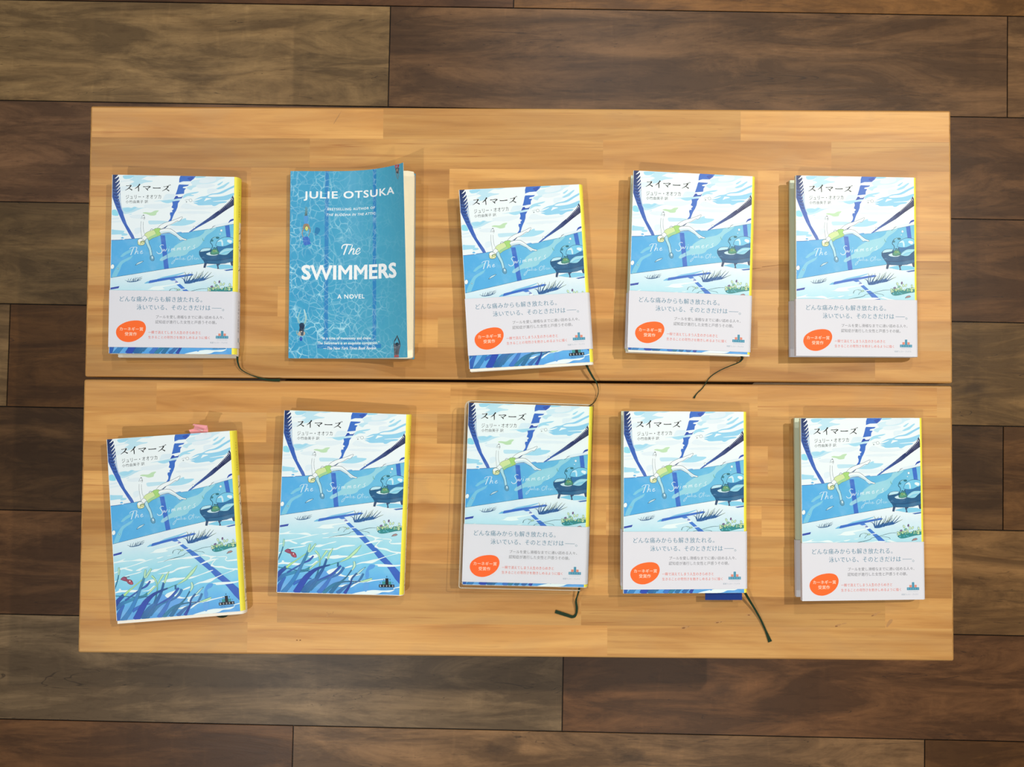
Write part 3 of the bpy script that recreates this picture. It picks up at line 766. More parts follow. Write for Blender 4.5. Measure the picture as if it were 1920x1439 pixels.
    f('D', [(735, 880), (760, 840), (850, 880), (1000, 860), (1040, 822), (1240, 880), (1240, 930), (1340, 965), (1450, 960), (1540, 900), (1640, 780), (1640, 1120), (1400, 1190), (1200, 1206), (1000, 1196), (870, 1186), (840, 1110), (780, 1040), (735, 950)], (32, 92, 138), 0, NV, 7)
    f('D', [(960, 1110), (1200, 1130), (1590, 1060), (1590, 1140), (1400, 1185), (1200, 1198), (990, 1185)], (44, 106, 150))
    f('D', [(1010, 940), (1200, 990), (1210, 1090), (1000, 1090), (860, 1080), (800, 1000)], (40, 98, 144))
    f('D', [(748, 884), (800, 812), (900, 786), (1030, 790), (1000, 842), (850, 872)], (192, 236, 250), 1, NV, 8)
    f('D', [(915, 925), (1010, 890), (1080, 930), (1240, 930), (1190, 972), (1100, 986), (980, 976), (925, 952)], (206, 240, 250), 1, NV, 6)
    f('D', [(1230, 942), (1300, 860), (1400, 800), (1500, 785), (1640, 800), (1540, 890), (1450, 962), (1340, 970)], (150, 218, 240), 1, NV, 8)
    s('D', [(1280, 920), (1400, 850), (1500, 840), (1580, 820)], 14, (205, 240, 250)); s('D', [(1310, 945), (1420, 900), (1520, 870)], 10, (110, 190, 225))
    for q in ([(860, 1180), (922, 1190), (882, 1302), (834, 1296)], [(1175, 1205), (1262, 1205), (1236, 1332), (1188, 1332)], [(1532, 1155), (1600, 1130), (1600, 1262), (1558, 1256)]): f('D', q, (52, 78, 116), 0, (30, 50, 84), 5)
    f('D', [(905, 1268), (1100, 1222), (1165, 1222), (1185, 1322), (1000, 1290)], (130, 208, 240)); f('D', [(1245, 1225), (1500, 1230), (1545, 1250), (1640, 1265), (1640, 1315), (1300, 1340), (1240, 1330)], (130, 208, 240))
    s('D', [(845, 1100), (1000, 1108), (1200, 1100), (1400, 1080), (1640, 1030)], 8, NV); s('D', [(1200, 990), (1195, 1080)], 7, NV)
    f('D', [(1020, 925), (1062, 832), (1090, 815), (1190, 808), (1225, 850), (1250, 915), (1230, 940), (1110, 962), (1040, 950)], (66, 142, 122), 0, (24, 72, 76), 9)
    f('D', [(1050, 920), (1080, 835), (1185, 822), (1225, 905), (1120, 935)], (88, 160, 132), 0)
    e('D', 1118, 862, 32, 36, (150, 192, 124), (40, 96, 86), 5); e('D', 1117, 864, 14, 15, (64, 120, 104)); s('D', [(1160, 850), (1180, 880)], 14, (206, 222, 150), 0)
    s('D', [(1105, 800), (1125, 770), (1150, 790), (1195, 775), (1200, 800)], 18, (26, 76, 84))
    s('D', [(1042, 832), (1080, 752), (1070, 690), (1032, 640), (1060, 560), (1120, 512), (1190, 497)], 15, (30, 82, 110))
    s('D', [(1090, 540), (1140, 512), (1180, 502)], 10, (170, 226, 220))
    e('D', 1222, 516, 46, 28, (48, 116, 132)); e('D', 1078, 588, 32, 28, (60, 130, 146))
    s('D', [(740, 1000), (730, 1078), (775, 1035), (790, 1072)], 7, (150, 205, 232)); s('D', [(850, 1015), (800, 1045), (860, 1030), (880, 1050)], 7, (96, 146, 186))
    f('D', [(1360, 1366), (1480, 1348), (1640, 1325), (1640, 1362), (1425, 1388)], (60, 106, 180), 0)
    # ---- pool floor: markings
    f('E', [(1068, 528), (1150, 480), (1210, 468), (1200, 528), (1085, 537)], (112, 190, 232), 0)
    f('E', [(1400, 422), (1550, 368), (1919, 295), (2105, 252), (2110, 268), (1900, 345), (1500, 416)], (128, 200, 238), 0)
    f('E', [(1175, 527), (1212, 458), (1650, 385), (1919, 345), (2290, 288), (2352, 305), (2340, 332), (2060, 376), (1860, 412), (1700, 442), (1450, 482), (1220, 527)], SB, 0)
    f('F', [(80, 440), (212, 412), (310, 515), (490, 680), (600, 760), (740, 890), (880, 1040), (1000, 1160), (1130, 1280), (1270, 1425), (1470, 1630), (1660, 1830), (1660, 2150), (1530, 1998), (1380, 1768), (1290, 1648), (1110, 1488), (980, 1318), (760, 1098), (600, 930), (480, 790), (390, 690), (260, 570), (200, 490)],
      lambda X, Y: lerp((68, 128, 216), (52, 92, 192), min(1, max(0, (-Y - 0.02) / 0.07))), 0)
    f('F', [(130, 472), (240, 458), (300, 512), (215, 522)], (222, 240, 252), 0); f('F', [(222, 535), (318, 512), (352, 550), (258, 572)], W_, 0)
    f('F', [(232, 480), (290, 490), (310, 515), (225, 510)], (110, 120, 190), 0)
    f('F', [(386, 690), (498, 675), (512, 695), (400, 706)], W_, 0); f('F', [(566, 880), (736, 888), (762, 905), (610, 932)], W_, 0); f('F', [(750, 1095), (878, 1042), (912, 1080), (778, 1112)], W_, 0)
    f('E', [(155, 643), (420, 598), (395, 655), (155, 694)], (48, 74, 172), 0)
    # ---- light on the water
    WS = (234, 252, 255)
    for t, P in (('E', [(1090, 702), (1200, 680), (1300, 620), (1450, 602), (1919, 552), (1940, 565), (1560, 640), (1605, 690), (1400, 716), (1200, 702)]),
                 ('E', [(150, 852), (300, 828), (482, 782), (420, 830), (650, 845), (870, 822), (1000, 878), (900, 886), (600, 856), (350, 866), (150, 874)]),
                 ('E', [(1212, 857), (1000, 906), (750, 970), (510, 1018), (500, 1040), (642, 1096), (600, 1116), (480, 1075), (420, 1050), (280, 1066), (335, 1018), (520, 1000), (760, 945), (1000, 882)]),
                 ('E', [(130, 1128), (250, 1098), (262, 1114), (130, 1146)]), ('E', [(725, 1112), (900, 1050), (1055, 1048), (900, 1086), (830, 1132), (760, 1130)]),
                 ('E', [(440, 1228), (700, 1180), (885, 1148), (780, 1192), (600, 1216), (435, 1246)]), ('E', [(1280, 845), (1470, 820), (1350, 862)]), ('E', [(1550, 815), (1700, 798), (1620, 822)]),
                 ('E', [(1305, 948), (1480, 930), (1700, 900), (1919, 905), (1930, 925), (1600, 936), (1330, 962)]),
                 ('E', [(1080, 1182), (1200, 1130), (1330, 1125), (1480, 1080), (1655, 1042), (1600, 1076), (1400, 1122), (1230, 1192), (1130, 1192)]),
                 ('E', [(1270, 1255), (1500, 1230), (1650, 1218), (1780, 1160), (1919, 1130), (1935, 1168), (1800, 1192), (1640, 1262), (1400, 1262)]),
                 ('F', [(-10, 920), (300, 898), (560, 880), (590, 935), (400, 940), (200, 920), (0, 938)]), ('F', [(770, 880), (870, 868), (1000, 910), (1200, 952), (1100, 965), (1030, 1000), (1100, 1000), (1230, 1012), (1150, 1030), (900, 1082), (720, 1112), (880, 1042), (1000, 1002), (985, 945), (850, 905)]),
                 ('F', [(-10, 1245), (130, 1160), (300, 1130), (510, 1140), (350, 1172), (150, 1200), (0, 1262)]),
                 ('F', [(1390, 1060), (1450, 1075), (1700, 1062), (1700, 1102), (1450, 1102)]), ('F', [(1000, 1180), (1060, 1150), (1110, 1190), (1300, 1212), (1400, 1262), (1500, 1290), (1700, 1308), (1700, 1346), (1580, 1336), (1420, 1306), (1280, 1258), (1150, 1236)]),
                 ('H', [(-20, 372), (70, 362), (130, 342), (70, 372), (350, 382), (600, 368), (800, 318), (960, 268), (1058, 264), (960, 302), (700, 366), (460, 432), (250, 422), (0, 462), (-120, 462), (-300, 432), (-150, 392)]),
                 ('H', [(505, 612), (640, 550), (800, 520), (950, 480), (1120, 446), (1270, 396), (1282, 410), (1130, 470), (1000, 542), (900, 574), (700, 570), (560, 602)]), ('H', [(228, 692), (330, 650), (425, 628), (400, 672), (240, 708)]),
                 ('H', [(1000, 600), (1200, 590), (1480, 608), (1690, 602), (1690, 626), (1480, 656), (1120, 658), (1080, 630)]),
                 ('G', [(110, 612), (230, 560), (240, 520), (295, 528), (310, 560), (600, 580), (785, 620), (600, 642), (300, 612), (110, 628)]), ('G', [(815, 630), (1000, 618), (1140, 520), (1165, 570), (1000, 642)]),
                 ('G', [(915, 422), (1080, 360), (1235, 368), (1180, 412), (1080, 452)]), ('G', [(120, 330), (200, 300), (270, 290), (200, 330), (120, 348)]),
                 ('G', [(1392, 832), (1450, 760), (1600, 712), (1745, 690), (1640, 790), (1560, 880), (1450, 862)]), ('H', [(-10, 835), (80, 770), (182, 668), (140, 762), (60, 842)]),
                 ('H', [(60, 852), (120, 850), (180, 882), (300, 905), (480, 868), (650, 868), (450, 922), (372, 990), (400, 1020), (560, 1030), (800, 1010), (980, 1000), (1250, 968), (1260, 985), (1000, 1024), (760, 1072), (600, 1082), (430, 1182), (372, 1192), (480, 1082), (420, 1042), (320, 1000), (330, 930), (160, 920), (60, 905)]),
                 ('H', [(50, 1177), (200, 1130), (335, 1128), (270, 1182)]), ('H', [(460, 1352), (650, 1310), (950, 1262), (1200, 1272), (1400, 1262), (1510, 1240), (1480, 1215), (1500, 1200), (1660, 1165), (1660, 1192), (1520, 1215), (1500, 1262), (1380, 1312), (1200, 1312), (1020, 1370), (470, 1372)])):
        f(t, P, WS, amt=0.1)
    s('F', [(1200, 965), (1390, 975), (1432, 1010), (1385, 1050), (1440, 1085)], [16, 22, 26, 18, 14], WS); s('F', [(1140, 1030), (1060, 1110), (1020, 1170)], [22, 20, 34], WS); s('H', [(1280, 400), (1450, 352), (1600, 312)], [10, 16, 26], WS)
    f('H', [(880, 610), (1010, 620), (970, 700), (850, 760), (860, 880), (800, 1010), (760, 900), (780, 760)], (92, 164, 236)); f('H', [(720, 1080), (860, 1090), (800, 1290), (730, 1280)], (98, 170, 238))
    f('G', [(1180, 900), (1330, 760), (1480, 880), (1700, 900), (1919, 960), (1700, 1060), (1400, 1180), (1150, 1150)], (96, 168, 238)); f('G', [(330, 1060), (450, 980), (420, 1120), (250, 1330), (180, 1330)], (104, 178, 240))
    # ---- grass, twigs, bush, shell, shoe
    for x0, y0, x1, y1, x2, y2 in ((640, 492, 610, 460, 560, 440), (645, 490, 655, 440, 665, 398), (690, 482, 715, 430, 742, 388), (740, 478, 775, 430, 802, 388), (780, 470, 822, 420, 852, 368), (830, 470, 860, 410, 905, 370), (880, 462, 930, 390, 1022, 358), (900, 450, 960, 405, 1022, 402), (800, 480, 790, 430, 800, 400), (930, 450, 970, 440, 990, 410)):
        s('E', [(x0, y0), (x1, y1), (x2, y2)], [14, 10, 4], [(34, 78, 124), (60, 104, 130)])
    s('E', [(625, 480), (700, 490), (850, 475), (960, 440)], [8, 18, 22, 8], (52, 100, 150))
    f('F', [(485, 545), (520, 480), (700, 440), (900, 400), (960, 380), (970, 465), (760, 505), (620, 545)], (70, 124, 184))
    for i, q in enumerate(((490, 545, 440, 420, 372, 398), (495, 545, 480, 430, 505, 300, 470, 238), (505, 540, 540, 400, 555, 320, 606, 255), (530, 540, 600, 420, 662, 330, 670, 240), (560, 535, 620, 410, 690, 320), (600, 530, 690, 420, 752, 310), (640, 525, 760, 370, 802, 235), (690, 515, 800, 390, 880, 270), (740, 505, 850, 380, 930, 240), (790, 495, 900, 350, 972, 212), (850, 485, 920, 400, 962, 290), (900, 475, 1010, 330, 1096, 235), (940, 465, 1080, 350, 1176, 255), (960, 462, 1100, 400, 1232, 345), (720, 520, 780, 420, 900, 330), (580, 540, 640, 480, 760, 380))):
        s('F', list(zip(q[::2], q[1::2])), [26, 20, 12, 5], [(36, 88, 156), (40, 92, 150), (120, 140, 120) if i % 3 else (36, 80, 124), (140, 150, 110)])
    TW = (50, 92, 108)
    s('F', [(-10, 908), (200, 872), (350, 832), (380, 800), (560, 765), (700, 730), (880, 690), (1050, 684)], [6, 9, 12, 8, 9, 9, 10, 6], TW)
    s('E', [(1460, 950), (1600, 912), (1750, 885), (1919, 855)], [4, 8, 9, 8], TW); s('F', [(640, 765), (800, 790), (845, 805), (880, 835)], [6, 7, 10, 5], TW)
    s('F', [(62, 765), (88, 705), (140, 680), (205, 668), (270, 690), (350, 710)], [16, 12, 5, 5, 6, 8], TW); s('F', [(198, 800), (240, 745), (300, 720), (352, 712)], [10, 8, 6, 6], TW)
    f('F', [(205, 672), (250, 668), (262, 690), (225, 692)], (196, 232, 220), 1, TW, 4); f('F', [(270, 700), (330, 685), (350, 710), (290, 725)], (180, 220, 190), 1, TW, 5)
    f('F', [(1075, 760), (1180, 700), (1400, 690), (1560, 640), (1720, 640), (1720, 740), (1540, 770), (1400, 800), (1240, 832), (1130, 825)], (52, 142, 146))
    rnd = random.Random(3)
    for i in range(34):
        t = rnd.random(); x = 1085 + t * 600; y = 700 - 120 * math.sin(math.pi * min(1, t * 1.15)) * rnd.random() + rnd.uniform(-10, 50) - (40 if t > 0.8 else 0)
        e('F', x, y, rnd.uniform(30, 46), rnd.uniform(16, 24), rnd.choice([(206, 236, 186), (188, 226, 168), (222, 242, 200), (120, 190, 160)]), (52, 110, 100), 6, rnd.uniform(-1.2, 1.2), n=8)
    for x, y, r in ((1255, 530, 1.2), (1480, 570, -0.9), (1410, 570, 1.5), (1640, 590, 1.4), (1090, 690, 1.2)): e('F', x, y, 44, 22, (214, 240, 196), (60, 120, 104), 6, r, n=8)
    for i in range(10): e('F', rnd.uniform(1100, 1500), rnd.uniform(760, 815), 24, 16, rnd.choice([(36, 116, 130), (90, 180, 200), (50, 140, 130)]), None, rot=rnd.uniform(-1, 1), n=7)
    e('F', 1372, 505, 20, 34, (116, 88, 138), (60, 60, 90), 5, 0.2); e('F', 1172, 630, 34, 20, (126, 110, 160), (60, 60, 90), 5, -0.4)
    f('F', [(1440, 902), (1490, 850), (1560, 833), (1598, 860), (1560, 882)], (176, 140, 140), 0, (84, 84, 96), 8)
    f('G', [(308, 282), (340, 242), (400, 218), (462, 240), (480, 290), (560, 310), (606, 360), (616, 432), (540, 435), (480, 390), (460, 350), (380, 320)], (150, 58, 84), 1, (96, 40, 70), 6)
    s('G', [(408, 228), (470, 238), (545, 230)], [20, 14, 20], (84, 52, 84)); f('G', [(330, 262), (400, 235), (440, 260), (420, 300), (350, 300)], (150, 78, 116)); e('G', 540, 348, 17, 20, (246, 210, 214)); f('G', [(540, 380), (590, 380), (600, 425), (560, 422)], (190, 80, 104))
    # ---- seaweed
    DB, MB, TB, GL_, PG = (38, 76, 172), (48, 120, 194), (48, 138, 172), (176, 230, 200), (190, 236, 190)
    ol = (40, 90, 130)
    def weed(t, pts, w, c, o=None):
        s(t, pts, [v + 9 for v in (w if isinstance(w, list) else [w])], o or ol); s(t, pts, w, c)
    weed('G', [(100, 1360), (200, 1130), (330, 940)], [150, 105, 40], [(44, 92, 178), (50, 112, 200)])
    weed('G', [(520, 1125), (700, 1040), (850, 985), (1010, 985)], [90, 70, 40, 24], (52, 112, 204))
    weed('G', [(90, 1030), (300, 900), (470, 850), (650, 800), (850, 770), (970, 700)], [130, 90, 76, 70, 62, 60], [(44, 100, 176), (56, 142, 192), (56, 146, 186), (48, 142, 152)])
    s('G', [(960, 730), (1100, 610), (1240, 500), (1330, 370), (1420, 255)], [36, 42, 22, 46, 66], (90, 140, 110)); s('G', [(960, 730), (1100, 610), (1240, 500), (1330, 370), (1420, 255)], [26, 32, 12, 36, 54], PG)
    weed('G', [(90, 930), (230, 790), (355, 690)], [120, 100, 84], [(34, 66, 154), (44, 90, 180)])
    s('G', [(355, 705), (480, 600), (620, 510), (890, 320)], [70, 50, 32, 22], (96, 140, 100)); s('G', [(355, 705), (480, 600), (620, 510), (890, 320)], [58, 38, 20, 12], (180, 234, 160))
    s('G', [(110, 690), (400, 730), (640, 770), (1000, 790), (1090, 760)], [24, 20, 18, 22, 18], [(50, 130, 150), (40, 110, 150), (36, 96, 150)])
    weed('G', [(370, 835), (600, 700), (780, 590), (950, 510), (1062, 395)], [40, 34, 22, 50, 30], [(48, 100, 180), (56, 86, 184)])
    weed('G', [(1230, 600), (1160, 850), (1080, 1050)], [14, 34, 60], [(52, 140, 150), (44, 104, 170)])
    s('G', [(1210, 690), (1232, 540), (1200, 380), (1112, 262)], [22, 34, 46, 56], (92, 142, 112)); s('G', [(1210, 690), (1232, 540), (1200, 380), (1112, 262)], [12, 22, 34, 44], [(90, 170, 170), (170, 224, 190), PG])
    weed('G', [(1130, 1050), (1350, 950), (1560, 850), (1775, 640)], [30, 34, 56, 46], (54, 92, 186))
    weed('G', [(960, 1260), (1130, 1110), (1330, 1000), (1600, 920), (1750, 820), (1850, 680)], [120, 84, 34, 34, 62, 60], [(48, 122, 176), (52, 128, 182), (56, 112, 190), (58, 124, 184)])
    weed('G', [(850, 1350), (1030, 1150), (1180, 920), (1310, 720), (1405, 470)], [130, 96, 86, 58, 44], [(48, 118, 170), (46, 108, 176), (38, 96, 160)])
    s('G', [(1425, 480), (1490, 320), (1572, 188)], [40, 64, 14], (90, 142, 110)); s('G', [(1425, 480), (1490, 320), (1572, 188)], [28, 50, 6], PG)
    weed('G', [(770, 1350), (960, 1110), (1110, 990)], [150, 110, 40], [(40, 104, 164), (52, 120, 190)])
    weed('G', [(250, 1370), (480, 1100), (640, 850), (760, 620), (870, 400), (930, 262)], [130, 100, 84, 66, 60, 44], [(48, 126, 192), (56, 136, 206), (60, 132, 184), (70, 150, 186)])
    for q in ([(930, 300), (950, 190), (976, 85)], [(955, 300), (1040, 190), (1122, 78)]): s('G', q, [40, 60, 34], (90, 142, 112)); s('G', q, [28, 46, 22], (186, 232, 200))
    weed('G', [(600, 1360), (780, 1080), (900, 920), (1080, 770), (1250, 690), (1500, 620)], [170, 150, 130, 80, 50, 24], [(40, 78, 184), (42, 76, 180), (36, 70, 160), (32, 90, 150)], (28, 58, 130))
    s('G', [(1490, 625), (1690, 560), (1790, 530), (1919, 465)], [22, 16, 12, 12], (84, 168, 150))
    s('H', [(110, 545), (330, 430), (520, 260), (660, 105)], [14, 66, 80, 16], (84, 140, 110)); s('H', [(110, 545), (330, 430), (520, 260), (660, 105)], [6, 52, 66, 6], PG)
    weed('G', [(130, 520), (230, 290), (272, 150)], [18, 22, 20], [(44, 116, 150), (60, 140, 170)]); s('G', [(275, 160), (290, 50), (292, -35)], [30, 54, 26], (84, 140, 120)); s('G', [(275, 160), (290, 50), (292, -35)], [20, 42, 14], (178, 228, 206))
    weed('G', [(1190, 1360), (1380, 1130), (1500, 960), (1640, 830)], [120, 96, 50, 8], [(60, 120, 206), (70, 124, 204)])
    weed('G', [(1310, 1360), (1530, 1170), (1700, 1090), (1919, 1050), (2285, 1045)], [90, 76, 60, 20, 12], [(52, 132, 170), (46, 124, 170), (36, 96, 130)])
    s('H', [(640, 1050), (800, 1012), (935, 968)], [26, 62, 40], (84, 140, 110)); s('H', [(640, 1050), (800, 1012), (935, 968)], [14, 48, 28], PG)
    weed('G', [(1490, 1360), (1680, 1140), (1800, 1040), (1919, 930), (1960, 880), (2050, 750)], [96, 80, 40, 24, 22, 26], [(48, 116, 170), (44, 120, 150), (40, 100, 140)])
    s('H', [(415, 760), (480, 640), (470, 525)], [20, 70, 46], (84, 142, 120)); s('H', [(415, 760), (480, 640), (470, 525)], [10, 56, 32], (196, 236, 210))
    weed('H', [(30, 1360), (230, 1190), (360, 1130), (560, 1050), (650, 950), (710, 840)], [100, 60, 26, 24, 50, 40], [(56, 112, 182), (54, 120, 176)])
    weed('H', [(220, 1360), (330, 1190), (385, 1080), (420, 960), (540, 835)], [84, 46, 30, 34, 40], [(46, 74, 176), (34, 66, 150), (44, 100, 160)])
    s('H', [(550, 855), (650, 765), (770, 670)], [44, 52, 8], (60, 104, 120)); s('H', [(560, 848), (650, 765), (750, 685)], [30, 36, 5], (190, 236, 232))
    weed('H', [(55, 555), (48, 670)], [36, 40], (48, 106, 160))
    # ---- imprint mark and lettering
    BK = (18, 22, 32)
    f('H', [(1112, 1115), (1278, 1115), (1278, 958), (1357, 958), (1357, 1115), (1508, 1115), (1508, 1190), (1112, 1190)], BK, 0, amt=0)
    f('H', [(1195, 1035), (1275, 1035), (1275, 1112), (1195, 1112)], (58, 150, 152), 0, amt=0); f('H', [(1360, 1040), (1430, 1040), (1430, 1112), (1360, 1112)], (58, 150, 152), 0, amt=0)
    for i, ch in enumerate('BOOKS'):
        x = 1152 + i * 79; a.text('H', (x - 16, 1130, x + 16, 1176), ch, (205, 222, 235), (0.02, 0.02))
    for ch, x, y in (('C', 1150, 1074), ('R', 1240, 998), ('E', 1318, 916), ('S', 1396, 990), ('T', 1470, 1074)): a.text('H', (x - 12, y - 18, x + 12, y + 18), ch, (34, 62, 100), (0.02, 0.02))
    a.text('H', (1150, 1212, 1480, 1246), 'SHINCHOSHA', (60, 90, 130), (0, 0), 1.4)
    INK = (8, 10, 14)                             # the title, brush-cut Mincho strokes
    for P, w in (([(528, 424), (600, 420), (655, 410)], [16, 11, 22]), ([(662, 406), (640, 440), (590, 492), (497, 546)], [30, 30, 22, 7]), ([(592, 484), (640, 512), (682, 538)], [8, 22, 32]),
                 ([(888, 382), (850, 430), (800, 474), (752, 506)], [38, 28, 20, 7]), ([(846, 438), (850, 500), (848, 574)], [22, 24, 20]),
                 ([(968, 452), (1050, 452), (1130, 442)], [22, 14, 20]), ([(1158, 444), (1130, 470), (1095, 496), (1062, 512)], [36, 26, 16, 7]), ([(1018, 486), (1060, 512), (1092, 546)], [8, 22, 30]),
                 ([(1222, 486), (1260, 492), (1340, 494), (1424, 492)], [26, 20, 20, 26]),
                 ([(1500, 458), (1560, 456), (1612, 444)], [16, 11, 22]), ([(1622, 438), (1606, 474), (1556, 522), (1460, 574)], [30, 30, 22, 7]), ([(1556, 516), (1604, 546), (1644, 572)], [8, 22, 30]),
                 ([(1634, 416), (1648, 440)], [12, 22]), ([(1664, 404), (1682, 426)], [12, 22])):
        s('A', P, w, INK, amt=0)
    a.text('A', (512, 665, 1428, 772), 'ジュリー・オオツカ', (20, 24, 32), (0, -0.006), 1.1)
    a.text('A', (506, 804, 1085, 886), '小竹由美子 訳', (30, 34, 44), (0.0, -0.006), 1.06)
    return a

# --- the spine of the jacket, same sheet: x = distance along the wrap past the printed panel ------
def spine_art():
    a = Art(conv_jacket, (AW, AW + 0.020, -AH / 2, AH / 2), 0.90)
    a.grid[:] = 1
    a.text('S', (AW + 0.0062, AH / 2 - 0.012, AW + 0.0078, AH / 2 - 0.042), 'THE SWIMMERS', (150, 140, 40), (0, 0), 1.5, rot=True)
    y = AH / 2 - 0.054
    for ch in 'スイマーズ':
        if ch == 'ー': a.fill('S', [(AW + 0.0097, y - 0.0005), (AW + 0.0105, y - 0.0005), (AW + 0.0105, y - 0.006), (AW + 0.0097, y - 0.006)], (20, 20, 24), 0, amt=0)
        else: a.text('S', (AW + 0.0068, y, AW + 0.0134, y - 0.0064), ch, (20, 20, 24), (0.01, 0))
        y -= 0.0098
    y = AH / 2 - 0.118
    for ch in 'ジュリー・オオツカ':
        if ch in 'ー・': a.fill('S', [(AW + 0.0098, y - 0.0008), (AW + 0.0104, y - 0.0008), (AW + 0.0104, y - 0.0026), (AW + 0.0098, y - 0.0026)], (40, 40, 44), 0, amt=0)
        else: a.text('S', (AW + 0.0082, y, AW + 0.012, y - 0.0034), ch, (40, 40, 44))
        y -= 0.0044
    b = -AH / 2 + 0.012
    a.fill('S', [(AW + 0.0054, b), (AW + 0.0150, b), (AW + 0.0150, b + 0.0028), (AW + 0.0120, b + 0.0028), (AW + 0.0120, b + 0.0056), (AW + 0.0113, b + 0.0056), (AW + 0.0113, b + 0.0096), (AW + 0.0092, b + 0.0096), (AW + 0.0092, b + 0.0056), (AW + 0.0084, b + 0.0056), (AW + 0.0084, b + 0.0028), (AW + 0.0054, b + 0.0028)], (24, 22, 18), 0, amt=0)
    a.text('S', (AW + 0.0062, b + 0.0022, AW + 0.0142, b + 0.0006), 'BOOKS', (225, 215, 120), (0.02, 0.02), 1.4)
    a.text('S', (AW + 0.0066, b - 0.0022, AW + 0.0140, b - 0.0036), '新潮社', (90, 84, 40))
    return a

# --- the paper band (obi) -----------------------------------------------------------------------
BW, BH = 0.1289, 0.0597
def conv_band(t, x, y):
    if t == 'S': return (x, y)
    ox = {'I': 1165, 'J': 1280}[t]
    px, py = ox + x / 11.069, 990 + y / 11.069
    return ((px - 1171.5) / (1400.6 - 1171.5) * BW, BH / 2 - (py - 998.4) / (1105.4 - 998.4) * BH)
def band_art():
    a = Art(conv_band, (0, BW + 0.016, -BH / 2, BH / 2), 0.90)
    a.grid[:] = 1
    TE = (74, 134, 162); GY = (118, 121, 128); RD = (228, 104, 84)
    a.text('I', (268, 214, 1938, 328), 'どんな痛みからも解き放たれる。', TE, (0.0, -0.009), 1.06)
    a.text('I', (614, 384, 2110, 496), '泳いでいる、そのときだけは', TE, (0.0, -0.009), 1.06)
    a.stroke('J', [(868, 445), (1064, 445)], 7, TE, 0, amt=0)
    a.ell('J', 1096, 482, 17, 17, (235, 235, 238), TE, 6)
    a.text('I', (1005, 605, 2388, 672), 'プールを愛し滑稽なまでに通い詰める人々、', GY, (0, -0.004), 1.05)
    a.text('I', (996, 709, 2240, 780), '認知症が進行した女性と戸惑うその娘。', GY, (0, -0.004), 1.05)
    a.fill('I', [(205, 960), (250, 850), (400, 755), (600, 718), (740, 745), (802, 830), (800, 930), (740, 1040), (620, 1130), (480, 1172), (340, 1150), (240, 1070)], (255, 112, 48), amt=0.05)
    OW = (255, 222, 198)
    a.text('I', (278, 860, 752, 936), 'カーネギー賞', OW, (0.018, 0.008), 1.05)
    a.text('I', (384, 964, 626, 1040), '受賞作', OW, (0.018, 0.008), 1.05)
    a.text('I', (858, 930, 1920, 996), '一瞬で消えてしまう人生のきらめきと', RD, (0, -0.004), 1.05)
    a.text('I', (858, 1036, 2104, 1096), '生きることの苛烈さを抱きしめるように描く', RD, (0, -0.004), 1.05)
    BL = (78, 152, 182); PK = (226, 146, 126)
    for q, c in (([(955, 1025), (1210, 1025), (1210, 1081), (955, 1081)], BL), ([(1060, 920), (1109, 920), (1109, 1028), (1060, 1028)], BL), ([(1006, 975), (1056, 975), (1056, 1024), (1006, 1024)], PK), ([(1113, 975), (1160, 975), (1160, 1024), (1113, 1024)], PK)): a.fill('J', q, c, 0, amt=0)
    for i, ch in enumerate('BOOKS'): a.text('J', (974 + i * 50, 1036, 994 + i * 50, 1070), ch, (150, 196, 214))
    a.text('J', (980, 1096, 1186, 1116), 'SHINCHOSHA', (176, 196, 208), (0, 0), 1.4)
    a.text('J', (842, 1150, 1190, 1186), '新潮クレスト・ブックス', (140, 166, 184), (0, -0.01), 1.05)
    # spine of the band
    y = BH / 2 - 0.009
    for ch in 'カーネギー賞受賞作':
        if ch == 'ー': a.fill('S', [(BW + 0.0052, y - 0.0004), (BW + 0.0057, y - 0.0004), (BW + 0.0057, y - 0.003), (BW + 0.0052, y - 0.003)], (130, 134, 140), 0, amt=0)
        else: a.text('S', (BW + 0.0038, y, BW + 0.0070, y - 0.0032), ch, (120, 124, 132))
        y -= 0.0039
    b = -BH / 2 + 0.004
    a.fill('S', [(BW + 0.0022, b), (BW + 0.0088, b), (BW + 0.0088, b + 0.0026), (BW + 0.0062, b + 0.0026), (BW + 0.0062, b + 0.0068), (BW + 0.0048, b + 0.0068), (BW + 0.0048, b + 0.0026), (BW + 0.0022, b + 0.0026)], (110, 150, 160), 0, amt=0)
    return a
